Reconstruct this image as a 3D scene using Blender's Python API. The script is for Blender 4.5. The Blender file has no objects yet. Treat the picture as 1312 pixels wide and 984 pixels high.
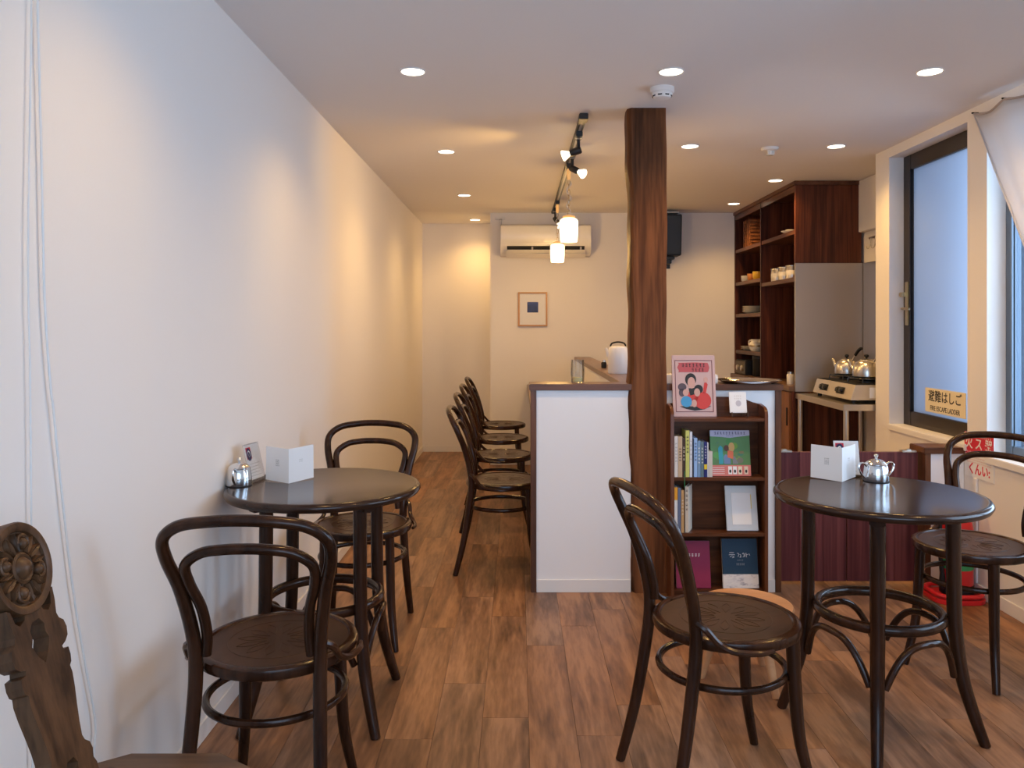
import bpy, bmesh, math, random
from mathutils import Vector, Matrix
random.seed(7)
PI = math.pi
S = bpy.context.scene
COL = S.collection

# ------------------------------------------------------------------ camera, world, large lights, exposure
HC = 1.265          # camera height
H = 2.30            # ceiling height
XL, XR = -0.966, 2.155
cam_d = bpy.data.cameras.new('camera')
cam = bpy.data.objects.new('camera', cam_d); COL.objects.link(cam)
cam.location = (0, 0, HC); cam.rotation_euler = (PI/2, 0, 0)
cam_d.sensor_width = 36.0; cam_d.lens = 1020/1312*36.0
cam_d.shift_x = -8/1312; cam_d.shift_y = -74/1312
cam_d.clip_start = 0.02
S.camera = cam

S.view_settings.view_transform = 'Standard'
S.view_settings.look = 'None'
S.view_settings.gamma = 1.0
S.view_settings.use_curve_mapping = False
S.view_settings.exposure = 0.0
S.cycles.max_bounces = 10
S.cycles.diffuse_bounces = 5
S.cycles.sample_clamp_indirect = 6.0

w = bpy.data.worlds.new('sky'); S.world = w; w.use_nodes = True
bg = w.node_tree.nodes['Background']
bg.inputs['Color'].default_value = (0.50, 0.68, 1.0, 1)
bg.inputs['Strength'].default_value = 0.34

DAY = (0.66, 0.82, 1.0)
WARM = (1.0, 0.575, 0.18)
P_WIN2, P_WIN1, P_FRONT = 105, 1.2, 78
P_DOWN = 33.0
def area(name, loc, rot, sx, sy, power, color):
    d = bpy.data.lights.new(name, 'AREA'); d.shape = 'RECTANGLE'; d.size = sx; d.size_y = sy
    d.energy = power; d.color = color
    o = bpy.data.objects.new(name, d); COL.objects.link(o); o.location = loc; o.rotation_euler = rot
    return o
# area lights shine along local -Z: (0, pi/2, 0) faces -X, (pi/2, 0, 0) faces +Y
area('window_daylight', (2.62, 2.4, 1.45), (0, PI/2, 0), 1.6, 2.6, P_WIN2, DAY)
area('casement_daylight', (2.72, 4.22, 1.45), (0, PI/2, 0), 1.6, 1.0, P_WIN1, DAY)
area('front_daylight', (0.6, -1.75, 1.35), (PI/2, 0, 0), 2.6, 1.7, P_FRONT, DAY)

# ------------------------------------------------------------------ materials
def new_mat(name):
    m = bpy.data.materials.new(name); m.use_nodes = True
    return m, m.node_tree.nodes, m.node_tree.links, m.node_tree.nodes['Principled BSDF']
def plain(name, col, rough=0.5, metal=0.0, spec=0.5, emit=None, es=0.0, coat=0.0, bump=0.0, bscale=200, alpha=1.0):
    m, N, L, b = new_mat(name)
    b.inputs['Base Color'].default_value = (*col, 1); b.inputs['Roughness'].default_value = rough
    b.inputs['Metallic'].default_value = metal; b.inputs['Specular IOR Level'].default_value = spec
    b.inputs['Coat Weight'].default_value = coat
    if emit: b.inputs['Emission Color'].default_value = (*emit, 1); b.inputs['Emission Strength'].default_value = es
    if bump:
        tc = N.new('ShaderNodeTexCoord'); n = N.new('ShaderNodeTexNoise'); n.inputs['Scale'].default_value = bscale
        n.inputs['Detail'].default_value = 3
        bp = N.new('ShaderNodeBump'); bp.inputs['Strength'].default_value = bump; bp.inputs['Distance'].default_value = 0.002
        L.new(tc.outputs['Object'], n.inputs['Vector']); L.new(n.outputs['Fac'], bp.inputs['Height']); L.new(bp.outputs['Normal'], b.inputs['Normal'])
    return m
SPEC = {'dark_bentwood': .27, 'dark_tabletop': .36, 'embossed_seat_ply': .3, 'walnut_vinyl_plank': .4, 'old_timber': .15}
def wood(name, dark, light, axis='Z', scale=9.0, stretch=0.07, rough=0.35, coat=0.0, rnd=0.0, bump=0.08, mid=None, knots=0.0):
    m, N, L, b = new_mat(name)
    tc = N.new('ShaderNodeTexCoord'); mp = N.new('ShaderNodeMapping')
    sc = [scale]*3; sc['XYZ'.index(axis)] = scale*stretch
    mp.inputs['Scale'].default_value = sc
    oi = N.new('ShaderNodeObjectInfo'); ml = N.new('ShaderNodeMath'); ml.operation = 'MULTIPLY'; ml.inputs[1].default_value = 37.0
    L.new(oi.outputs['Random'], ml.inputs[0]); cx = N.new('ShaderNodeCombineXYZ')
    for k in range(3): L.new(ml.outputs[0], cx.inputs[k])
    L.new(tc.outputs['Object'], mp.inputs['Vector']); L.new(cx.outputs[0], mp.inputs['Location'])
    n1 = N.new('ShaderNodeTexNoise'); n1.inputs['Scale'].default_value = 1.0; n1.inputs['Detail'].default_value = 6; n1.inputs['Distortion'].default_value = 0.8
    n2 = N.new('ShaderNodeTexNoise'); n2.inputs['Scale'].default_value = 6.0; n2.inputs['Detail'].default_value = 4
    L.new(mp.outputs[0], n1.inputs['Vector']); L.new(mp.outputs[0], n2.inputs['Vector'])
    mx = N.new('ShaderNodeMath'); mx.operation = 'MULTIPLY_ADD'; mx.inputs[1].default_value = 0.45; mx.inputs[2].default_value = -0.2
    L.new(n2.outputs['Fac'], mx.inputs[0]); ad = N.new('ShaderNodeMath'); ad.operation = 'ADD'
    L.new(mx.outputs[0], ad.inputs[0]); L.new(n1.outputs['Fac'], ad.inputs[1])
    cr = N.new('ShaderNodeValToRGB'); cr.color_ramp.elements[0].position = 0.32; cr.color_ramp.elements[1].position = 0.68
    cr.color_ramp.elements[0].color = (*dark, 1); cr.color_ramp.elements[1].color = (*light, 1)
    if mid:
        e = cr.color_ramp.elements.new(0.5); e.color = (*mid, 1)
    L.new(ad.outputs[0], cr.inputs[0])
    out = cr.outputs[0]
    if rnd:
        hs = N.new('ShaderNodeHueSaturation')
        mr = N.new('ShaderNodeMapRange'); mr.inputs['To Min'].default_value = 1-rnd; mr.inputs['To Max'].default_value = 1+rnd
        L.new(oi.outputs['Random'], mr.inputs['Value']); L.new(mr.outputs[0], hs.inputs['Value'])
        ms = N.new('ShaderNodeMath'); ms.operation = 'MULTIPLY'; ms.inputs[1].default_value = 7.31
        fr = N.new('ShaderNodeMath'); fr.operation = 'FRACT'
        L.new(oi.outputs['Random'], ms.inputs[0]); L.new(ms.outputs[0], fr.inputs[0])
        m2 = N.new('ShaderNodeMapRange'); m2.inputs['To Min'].default_value = 0.82; m2.inputs['To Max'].default_value = 1.05
        L.new(fr.outputs[0], m2.inputs['Value']); L.new(m2.outputs[0], hs.inputs['Saturation'])
        L.new(out, hs.inputs['Color']); out = hs.outputs[0]
    L.new(out, b.inputs['Base Color'])
    b.inputs['Specular IOR Level'].default_value = SPEC.get(name, .25)
    b.inputs['Roughness'].default_value = rough; b.inputs['Coat Weight'].default_value = coat*.2; b.inputs['Coat Roughness'].default_value = 0.15
    if bump:
        bp = N.new('ShaderNodeBump'); bp.inputs['Strength'].default_value = bump; bp.inputs['Distance'].default_value = 0.003
        L.new(ad.outputs[0], bp.inputs['Height']); L.new(bp.outputs[0], b.inputs['Normal'])
    return m
M = {}
M['wall'] = plain('white_wall_paint', (0.84, 0.81, 0.78), 0.75, bump=0.06, bscale=90)
M['ceil'] = plain('ceiling_paint', (0.80, 0.77, 0.75), 0.8, bump=0.05, bscale=90)
M['trim'] = plain('white_trim', (0.82, 0.80, 0.78), 0.45)
M['panelwhite'] = plain('white_melamine', (0.88, 0.87, 0.87), 0.4)
M['plank'] = wood('walnut_vinyl_plank', (0.108, 0.048, 0.022), (0.330, 0.165, 0.080), 'Y', 13.0, 0.13, 0.40, 0.0, 0.09, 0.05, (0.210, 0.098, 0.046))
M['gap'] = plain('floor_gap', (0.06, 0.033, 0.02), 0.8)
M['bent'] = wood('dark_bentwood', (0.015, 0.0052, 0.0024), (0.046, 0.0172, 0.0075), 'Z', 14, 0.1, 0.20, 0.0, 0.0, 0.03)
M['seat'] = wood('embossed_seat_ply', (0.024, 0.011, 0.006), (0.052, 0.024, 0.013), 'Y', 10, 0.2, 0.36, 0.0, 0.0, 0.06)
M['tabletop'] = wood('dark_tabletop', (0.018, 0.008, 0.0048), (0.036, 0.016, 0.009), 'X', 8, 0.1, 0.17, 0.0, 0.0, 0.02)
M['post'] = wood('old_timber', (0.048, 0.017, 0.0055), (0.225, 0.083, 0.029), 'Z', 11, 0.06, 0.55, 0.0, 0.0, 0.25, (0.120, 0.043, 0.015))
M['cap'] = wood('walnut_cap', (0.075, 0.030, 0.016), (0.165, 0.066, 0.032), 'X', 14, 0.07, 0.3, 0.3, 0.0, 0.03)
M['capy'] = wood('walnut_cap_long', (0.10, 0.055, 0.035), (0.20, 0.115, 0.075), 'Y', 14, 0.07, 0.3, 0.3, 0.0, 0.03)
M['capz'] = wood('walnut_upright', (0.075, 0.030, 0.016), (0.165, 0.066, 0.032), 'Z', 14, 0.07, 0.3, 0.3, 0.0, 0.03)
M['rosez'] = wood('rosewood_upright', (0.030, 0.0095, 0.006), (0.150, 0.044, 0.022), 'Z', 13, 0.04, 0.35, 0.0, 0.0, 0.03, (0.075, 0.022, 0.0125))
M['shelfwood'] = wood('rosewood_shelf', (0.060, 0.024, 0.014), (0.165, 0.070, 0.038), 'Y', 13, 0.06, 0.35, 0.2, 0.0, 0.03)
M['gate'] = wood('burgundy_laminate', (0.058, 0.014, 0.018), (0.165, 0.050, 0.050), 'Z', 12, 0.03, 0.35, 0.1, 0.0, 0.02, (0.10, 0.027, 0.030))
M['case'] = wood('bookcase_wood', (0.050, 0.016, 0.006), (0.140, 0.047, 0.017), 'X', 12, 0.08, 0.28, 0.4, 0.0, 0.03)
M['casez'] = wood('bookcase_upright', (0.055, 0.017, 0.006), (0.155, 0.051, 0.018), 'Z', 12, 0.08, 0.28, 0.4, 0.0, 0.03)
M['carved'] = wood('carved_oak', (0.042, 0.020, 0.009), (0.120, 0.058, 0.026), 'Z', 22, 0.1, 0.42, 0.15, 0.0, 0.12)
M['oakseat'] = wood('oak_seat', (0.060, 0.030, 0.014), (0.135, 0.070, 0.033), 'X', 14, 0.1, 0.35, 0.3, 0.0, 0.05)
M['beech'] = wood('light_beech', (0.44, 0.215, 0.095), (0.60, 0.32, 0.155), 'X', 10, 0.1, 0.4, 0.1, 0.0, 0.03)
M['orangedoor'] = wood('orange_brown_door', (0.12, 0.043, 0.015), (0.26, 0.10, 0.036), 'Z', 13, 0.04, 0.35, 0.2, 0.0, 0.02)
M['black'] = plain('black_metal', (0.012, 0.012, 0.013), 0.4)
M['blackp'] = plain('black_plastic', (0.009, 0.009, 0.010), 0.5, spec=.3)
M['bronze'] = plain('bronze_aluminium', (0.055, 0.043, 0.036), 0.35, 0.6)
M['greyalu'] = plain('grey_aluminium', (0.16, 0.20, 0.25), 0.4, 0.5)
M['steel'] = plain('polished_steel', (0.78, 0.78, 0.78), 0.12, 1.0)
M['brushed'] = plain('brushed_steel', (0.54, 0.50, 0.47), 0.42, 1.0, bump=0.02, bscale=60)
M['satin'] = plain('satin_steel', (0.66, 0.63, 0.58), 0.28, 1.0)
M['brass'] = plain('antique_brass', (0.55, 0.42, 0.24), 0.3, 1.0)
M['paper'] = plain('white_paper', (0.84, 0.83, 0.82), 0.7)
M['cream'] = plain('cream_paper', (0.72, 0.62, 0.48), 0.7)
M['ink'] = plain('black_ink', (0.02, 0.02, 0.02), 0.6)
M['navy'] = plain('navy_ink', (0.02, 0.02, 0.09), 0.6)
M['red'] = plain('red_gloss', (0.62, 0.018, 0.022), 0.3)
M['redink'] = plain('red_ink', (0.66, 0.02, 0.05), 0.5)
M['green'] = plain('green_print', (0.03, 0.30, 0.10), 0.5)
M['signcream'] = plain('sign_cream', (0.80, 0.72, 0.52), 0.5)
M['porcelain'] = plain('porcelain', (0.80, 0.77, 0.70), 0.2)
M['acwhite'] = plain('air_conditioner_white', (0.80, 0.78, 0.74), 0.25)
M['acgrey'] = plain('air_conditioner_grey', (0.45, 0.43, 0.40), 0.4)
M['lamp'] = plain('downlight_diffuser', (1, 1, 1), 0.5, emit=(1.0, 0.86, 0.66), es=9.0)
M['bulb'] = plain('bulb_glass', (1, 1, 1), 0.3, emit=(1.0, 0.82, 0.55), es=3.5)
M['shade'] = plain('lit_milk_glass', (1, 0.95, 0.85), 0.3, emit=(1.0, 0.78, 0.46), es=3.0)
M['amber'] = plain('amber_collar', (0.75, 0.45, 0.18), 0.4, emit=(1.0, 0.5, 0.15), es=0.5)
M['cord'] = plain('white_cord', (0.75, 0.74, 0.72), 0.5)
M['pine'] = plain('pine_frame', (0.52, 0.27, 0.10), 0.45)
M['glassbulbless'] = plain('grey_foot', (0.3, 0.3, 0.3), 0.5)
def glassy(name, tint, transp):
    m = bpy.data.materials.new(name); m.use_nodes = True; N = m.node_tree.nodes; L = m.node_tree.links
    N.clear(); o = N.new('ShaderNodeOutputMaterial'); mx = N.new('ShaderNodeMixShader'); t = N.new('ShaderNodeBsdfTransparent')
    g = N.new('ShaderNodeBsdfGlossy'); g.inputs['Roughness'].default_value = 0.04; t.inputs['Color'].default_value = (*tint, 1)
    lw = N.new('ShaderNodeLayerWeight'); lw.inputs['Blend'].default_value = 0.25
    mt = N.new('ShaderNodeMath'); mt.operation = 'MULTIPLY'; mt.inputs[1].default_value = transp
    L.new(lw.outputs['Fresnel'], mt.inputs[0]); L.new(mt.outputs[0], mx.inputs['Fac'])
    L.new(t.outputs[0], mx.inputs[1]); L.new(g.outputs[0], mx.inputs[2]); L.new(mx.outputs[0], o.inputs['Surface'])
    return m
M['glass'] = glassy('clear_glass', (0.93, 0.95, 0.96), 0.7)
M['pane'] = glassy('window_pane', (0.85, 0.90, 0.95), 0.5)
M['acrylic'] = glassy('clear_acrylic', (0.95, 0.96, 0.97), 0.22)
M['glazing'] = glassy('picture_glazing', (0.98, 0.98, 0.98), 0.12)
def trans(name, col, fac, gloss=0.0):
    m = bpy.data.materials.new(name); m.use_nodes = True; N = m.node_tree.nodes; L = m.node_tree.links
    N.clear(); o = N.new('ShaderNodeOutputMaterial'); mx = N.new('ShaderNodeMixShader')
    d = N.new('ShaderNodeBsdfDiffuse'); t = N.new('ShaderNodeBsdfTranslucent')
    d.inputs['Color'].default_value = (*col, 1); t.inputs['Color'].default_value = (*col, 1); mx.inputs['Fac'].default_value = fac
    L.new(d.outputs[0], mx.inputs[1]); L.new(t.outputs[0], mx.inputs[2]); last = mx
    if gloss:
        g = N.new('ShaderNodeBsdfGlossy'); g.inputs['Roughness'].default_value = 0.12
        m3 = N.new('ShaderNodeMixShader'); m3.inputs['Fac'].default_value = gloss
        L.new(mx.outputs[0], m3.inputs[1]); L.new(g.outputs[0], m3.inputs[2]); last = m3
    L.new(last.outputs[0], o.inputs['Surface'])
    return m
M['frost'] = trans('frosted_glass', (0.66, 0.75, 0.88), 0.86, 0.05)
M['linen'] = trans('linen_curtain', (0.72, 0.69, 0.68), 0.4)

# ------------------------------------------------------------------ mesh helpers
def spline(pts, n=6, closed=False):
    pts = [Vector(p) for p in pts]; out = []; m = len(pts)
    for i in range(m if closed else m-1):
        if closed: p0, p1, p2, p3 = pts[(i-1) % m], pts[i], pts[(i+1) % m], pts[(i+2) % m]
        else: p0, p1, p2, p3 = pts[max(i-1, 0)], pts[i], pts[i+1], pts[min(i+2, m-1)]
        for k in range(n):
            t = k/n
            out.append(0.5*((2*p1)+(p2-p0)*t+(2*p0-5*p1+4*p2-p3)*t*t+(3*p1-p0-3*p2+p3)*t**3))
    if not closed: out.append(pts[-1])
    return out
def ramp(vals, n):
    m = len(vals); out = []
    for i in range(n):
        f = i/(n-1)*(m-1); k = min(int(f), m-2); out.append(vals[k]+(vals[k+1]-vals[k])*(f-k))
    return out
class MB:
    def __init__(s): s.v = []; s.f = []
    def add(s, vs, fs):
        o = len(s.v); s.v += [tuple(p) for p in vs]; s.f += [tuple(i+o for i in f) for f in fs]; return s
    def box(s, x0, x1, y0, y1, z0, z1):
        return s.add([(x0,y0,z0),(x1,y0,z0),(x1,y1,z0),(x0,y1,z0),(x0,y0,z1),(x1,y0,z1),(x1,y1,z1),(x0,y1,z1)],
                     [(0,3,2,1),(4,5,6,7),(0,1,5,4),(1,2,6,5),(2,3,7,6),(3,0,4,7)])
    def tube(s, pts, r, segs=10, closed=False, flat=1.0):
        pts = [Vector(p) for p in pts]; n = len(pts)
        rs = r if isinstance(r, (list, tuple)) else [r]*n
        if len(rs) != n: rs = ramp(list(rs), n)
        tan = []
        for i in range(n):
            a = pts[(i-1) % n] if (closed or i > 0) else pts[i]; b = pts[(i+1) % n] if (closed or i < n-1) else pts[i]
            tan.append((b-a).normalized())
        up = Vector((0, 0, 1)) if abs(tan[0].z) < 0.9 else Vector((0, 1, 0))
        nn = (up-tan[0]*up.dot(tan[0])).normalized(); vs = []; fs = []
        for i in range(n):
            nn = (nn-tan[i]*nn.dot(tan[i])).normalized(); bb = tan[i].cross(nn)
            for k in range(segs):
                a = 2*PI*k/segs; vs.append(pts[i]+nn*(math.cos(a)*rs[i])+bb*(math.sin(a)*rs[i]*flat))
        for i in range(n if closed else n-1):
            j = (i+1) % n
            for k in range(segs):
                k2 = (k+1) % segs; fs.append((i*segs+k, i*segs+k2, j*segs+k2, j*segs+k))
        if not closed:
            fs.append(tuple(range(segs-1, -1, -1))); fs.append(tuple((n-1)*segs+k for k in range(segs)))
        return s.add(vs, fs)
    def lathe(s, prof, segs=24, c=(0, 0, 0), axis='Z'):
        vs = []; fs = []; n = len(prof)
        for r, z in prof:
            for k in range(segs):
                a = 2*PI*k/segs; p = (r*math.cos(a), r*math.sin(a), z)
                if axis == 'Y': p = (p[0], p[2], p[1])
                if axis == 'X': p = (p[2], p[0], p[1])
                vs.append((p[0]+c[0], p[1]+c[1], p[2]+c[2]))
        for i in range(n-1):
            for k in range(segs):
                k2 = (k+1) % segs; fs.append((i*segs+k, i*segs+k2, (i+1)*segs+k2, (i+1)*segs+k))
        if prof[0][0] > 1e-6: fs.append(tuple(range(segs-1, -1, -1)))
        if prof[-1][0] > 1e-6: fs.append(tuple((n-1)*segs+k for k in range(segs)))
        return s.add(vs, fs)
    def prism(s, outline, fn, d0, d1):
        n = len(outline)
        return s.add([fn(u, v, d0) for u, v in outline]+[fn(u, v, d1) for u, v in outline],
                     [tuple(range(n-1, -1, -1)), tuple(range(n, 2*n))]+[(i, (i+1) % n, n+(i+1) % n, n+i) for i in range(n)])
    def xf(s, mat):
        s.v = [tuple(mat @ Vector(p)) for p in s.v]; return s
def build(name, mb, mat, parent=None, bevel=0.0, smooth=None, seg=2, loc=None):
    me = bpy.data.meshes.new(name); me.from_pydata(mb.v, [], mb.f)
    bm = bmesh.new(); bm.from_mesh(me)
    bmesh.ops.remove_doubles(bm, verts=bm.verts, dist=1e-6)
    bmesh.ops.recalc_face_normals(bm, faces=bm.faces)
    if bevel:
        es = [e for e in bm.edges if len(e.link_faces) == 2 and e.calc_face_angle(0) > 0.5]
        bmesh.ops.bevel(bm, geom=es, offset=bevel, segments=seg, affect='EDGES', clamp_overlap=True)
    bm.to_mesh(me); bm.free()
    for p in me.polygons: p.use_smooth = True
    me.set_sharp_from_angle(angle=math.radians(smooth if smooth else 40))
    me.materials.append(M[mat] if isinstance(mat, str) else mat)
    o = bpy.data.objects.new(name, me); COL.objects.link(o)
    if parent: o.parent = parent
    if loc: o.location = loc
    return o
def BX(*a): return MB().box(*a)
def tag(o, label, cat, group=None):
    o['label'] = label; o['category'] = cat
    if group: o['group'] = group
    return o
def thing(name, label, cat, loc=(0, 0, 0), rz=0.0, group=None):
    o = bpy.data.objects.new(name, None); o.empty_display_size = 0.1; COL.objects.link(o)
    o.location = loc; o.rotation_euler = (0, 0, rz); return tag(o, label, cat, group)
def struct(name, mb, mat, bevel=0.0):
    o = build(name, mb, mat, None, bevel); o['kind'] = 'structure'; return o
def dup(root, loc, rz, label, group=None):
    r = root.copy(); COL.objects.link(r); r.location = loc; r.rotation_euler = (0, 0, rz); r['label'] = label
    if group: r['group'] = group
    for ch in list(root.children):
        c = ch.copy(); COL.objects.link(c); c.parent = r
        for g in list(ch.children):
            d = g.copy(); COL.objects.link(d); d.parent = c
    return r
def text(name, s, size, mat, parent, mtx, cx=True, sx=1.0, bold=0.0, depth=0.0003):
    cu = bpy.data.curves.new('t', 'FONT'); cu.body = s; cu.size = size; cu.extrude = depth; cu.offset = bold
    if cx: cu.align_x = 'CENTER'
    cu.align_y = 'CENTER'
    t = bpy.data.objects.new('t', cu); COL.objects.link(t)
    dg = bpy.context.evaluated_depsgraph_get(); dg.update()
    me = bpy.data.meshes.new_from_object(t.evaluated_get(dg)); bpy.data.objects.remove(t)
    me.transform(mtx @ Matrix.Diagonal((sx, 1, 1, 1))); me.name = name
    me.materials.clear(); me.materials.append(M[mat] if isinstance(mat, str) else mat)
    o = bpy.data.objects.new(name, me); COL.objects.link(o); o.parent = parent
    return o
def marks(name, n, wd, ht, mat, parent, mtx, z=0.0006, rnd=random):
    mb = MB(); p = wd/n
    for i in range(n):
        x0 = -wd/2+i*p+0.1*p; ww = p*0.8
        for k in range(3):
            y = -ht/2+ht*(0.1+0.4*k)+rnd.uniform(-.05, .05)*ht; a, b_ = sorted((rnd.random(), rnd.random()))
            if b_-a < .4: a, b_ = .1, .8
            mb.box(x0+ww*a, x0+ww*b_, y-ht*.06, y+ht*.06, 0, z)
        x = x0+ww*rnd.uniform(.3, .6); mb.box(x, x+ww*.16, -ht/2, ht/2, 0, z)
    return build(name, mb.xf(mtx), mat, parent)
def face_mtx(o, u, v):            # local x->u, y->v, z->u x v at origin o
    u = Vector(u).normalized(); v = Vector(v).normalized(); n = u.cross(v)
    return Matrix(((u.x, v.x, n.x, o[0]), (u.y, v.y, n.y, o[1]), (u.z, v.z, n.z, o[2]), (0, 0, 0, 1)))

# ------------------------------------------------------------------ room shell
YB, YF, YA, YE, XK = 7.27, -1.4, 8.03, 4.80, 2.46      # back wall, front wall, alcove back, end of window wall, kitchen wall
XA = -0.255
floor = struct('floor', BX(XL-.1, XK+.4, YF-.1, YA+.1, -0.12, -0.004), 'gap')
PW, PLN, GAP = 0.148, 0.90, 0.0009
known = {-3: 2.44, -2: 2.82, -1: 2.573, 0: 3.154, 1: 3.36, 2: 2.66, 3: 3.05}
pmesh = {}
for k in range(-7, 17):
    x0, x1 = 0.033+k*PW, 0.033+(k+1)*PW
    x0, x1 = max(x0, XL), min(x1, XK)
    if x1-x0 < 0.01: continue
    off = known.get(k, random.uniform(2, 2.9)); y = off-PLN*math.ceil((off-YF)/PLN)
    while y < YA:
        a, b_ = max(y, YF), min(y+PLN, YA if x1 < XA+.1 else YB)
        if b_-a > 0.02:
            key = (round(x1-x0, 4), round(b_-a, 4))
            if key not in pmesh:
                o = build('plank', BX(-(x1-x0-GAP)/2, (x1-x0-GAP)/2, -(b_-a-GAP)/2, (b_-a-GAP)/2, -0.004, 0), 'plank', None, 0.0004, seg=1)
                pmesh[key] = o.data
            else:
                o = bpy.data.objects.new('plank', pmesh[key]); COL.objects.link(o)
            o.parent = floor; o.location = ((x0+x1)/2, (a+b_)/2, 0)
        y += PLN
struct('ceiling', BX(XL-.1, XK+.4, YF-.1, YA+.1, H, H+.1), 'ceil')
struct('wall_left', BX(XL-.1, XL, YF-.1, YA+.1, -.1, H), 'wall')
struct('wall_back', BX(XA, XK+.3, YB, YB+.1, -.1, H).box(XA, XA+.1, YB+.1, YA, -.1, H), 'wall')
struct('wall_alcove', BX(XL, XA+.1, YA, YA+.1, -.1, H), 'wall')
struct('wall_kitchen', BX(XK, XK+.1, YE, YB, -.1, H), 'wall')
# window wall: openings  window 1 Y 3.82..4.62 Z .69..2.245 ; window 2 Y 1.15..3.66 Z .665..2.20 ; recess to X 2.24
W1 = (3.82, 4.625, 0.695, 2.245); W2 = (1.15, 3.66, 0.665, 2.20)
XO = 2.30
mb = MB()
mb.box(XR, XO, YF-.1, W2[0], -.1, H)
mb.box(XR, XO, W2[0], W2[1], -.1, W2[2]).box(XR, XO, W2[0], W2[1], W2[3], H)
mb.box(XR, XO, W2[1], W1[0], -.1, H)
mb.box(XR, XO, W1[0], W1[1], -.1, W1[2]).box(XR, XO, W1[0], W1[1], W1[3], H)
mb.box(XR, XO, W1[1], YE, -.1, H).box(XO, XK+.1, YE-.1, YE, -.1, H)
struct('wall_right', mb, 'wall')
mb = BX(XL, -.7, YF-.1, YF, -.1, H).box(1.9, XR, YF-.1, YF, -.1, H).box(-.7, 1.9, YF-.1, YF, -.1, .5).box(-.7, 1.9, YF-.1, YF, 2.15, H)
struct('wall_front', mb, 'wall')
struct('baseboard_left', BX(XL, XL+.007, YF, YA, 0, .06), 'trim', .002)
struct('baseboard_alcove', BX(XL+.007, XA, YA-.007, YA, 0, .06), 'trim', .002)
struct('baseboard_back', BX(XA, 1.9, YB-.007, YB, 0, .06), 'trim', .002)
struct('baseboard_right', BX(XR-.007, XR, YF, 3.83, 0, .06), 'trim', .002)

def window(name, Wd, xf, mat, pmat, fw, label=None, mull=None):
    y0, y1, z0, z1 = Wd
    o = bpy.data.objects.new(name, None); COL.objects.link(o); o['kind'] = 'structure'
    o.location = (xf, y0, z0)
    def P(n, mb, m, bev=.003):
        mb.xf(Matrix.Translation((-xf, -y0, -z0))); return build(n, mb, m, o, bev)
    P('stile', BX(xf, xf+.04, y0, y0+fw, z0, z1), mat); P('stile', BX(xf, xf+.04, y1-fw, y1, z0, z1), mat)
    P('rail', BX(xf, xf+.04, y0+fw, y1-fw, z0, z0+fw), mat); P('rail', BX(xf, xf+.04, y0+fw, y1-fw, z1-fw, z1), mat)
    P('inner_bead', BX(xf-.006, xf+.01, y0+fw-.008, y0+fw, z0+fw, z1-fw).box(xf-.006, xf+.01, y1-fw, y1-fw+.008, z0+fw, z1-fw), mat, .001)
    if mull: P('mullion', BX(xf, xf+.04, mull-.03, mull+.03, z0+fw, z1-fw), mat)
    P('pane', BX(xf+.018, xf+.023, y0+fw, y1-fw, z0+fw, z1-fw), pmat, 0)
    return o, P
w1, P1 = window('window_1', W1, 2.238, 'bronze', 'frost', .085)
h = P1('window_handle', BX(2.228, 2.239, 4.555, 4.590, 1.27, 1.52), 'brass', .003)
hb = P1('lever', MB().tube([(2.232, 4.57, 1.365), (2.205, 4.57, 1.365), (2.195, 4.555, 1.365), (2.195, 4.47, 1.362)], [.008, .008, .008, .007], 8), 'brass', 0)
P1('latch', BX(2.205, 2.232, 4.575, 4.615, 1.435, 1.46), 'brass', .004)
w2, P2 = window('window_2', W2, 2.240, 'greyalu', 'pane', .055, mull=2.4)
struct('trim_1', BX(2.143, 2.24, W1[0], W1[1], W1[2]-.03, W1[2]+.004), 'trim', .003)
struct('trim_2', BX(2.143, 2.24, W2[0], W2[1], W2[2]-.03, W2[2]+.004), 'trim', .003)
w3 = bpy.data.objects.new('window_3', None); COL.objects.link(w3); w3['kind'] = 'structure'; w3.location = (.6, YF-.06, .5)
mbf = MB()
for xx in (-.7, .17, 1.04, 1.86): mbf.box(xx-.6, xx-.56, -.02, .02, 0, 1.65)
build('frame', mbf.box(-1.3, 1.3, -.02, .02, 0, .04).box(-1.3, 1.3, -.02, .02, 1.61, 1.65), 'greyalu', w3)
build('pane', BX(-1.3, 1.3, -.003, .003, .04, 1.61), 'pane', w3)

# ------------------------------------------------------------------ timber column
def column():
    x0, x1, y0, y1 = .537, .703, 3.772, 3.935
    mb = MB(); n = 60; rnd = random.Random(3); ring = []
    ph = [rnd.uniform(0, 6) for _ in range(6)]
    for i in range(n+1):
        z = H*i/n
        wv = .006*math.sin(z*4.1+ph[0])+.005*math.sin(z*9.3+ph[1])+.003*math.sin(z*23+ph[2])
        if z > 1.45: wv -= .006*math.sin((z-1.45)*3.6)
        wv2 = .002*math.sin(z*6+ph[3])+.0015*math.sin(z*17+ph[4])
        ring += [(x0+wv+.010, y0, z), (x1+wv2, y0, z), (x1+wv2, y1, z), (x0+wv, y1, z), (x0-.004+wv*1.3, (y0+y1)/2, z), (x0-.002+wv*1.4, y0+.022, z)]
    fs = []
    for i in range(n):
        for k in range(6):
            k2 = (k+1) % 6; fs.append((i*6+k, i*6+k2, (i+1)*6+k2, (i+1)*6+k))
    fs += [tuple(range(6)), tuple(n*6+k for k in range(6))]
    mb.add(ring, fs)
    o = build('timber_column', mb, 'post', None, 0, 25)
    tag(o, 'rough dark brown timber post with a wavy natural edge rising to the ceiling', 'column')
column()

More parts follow.
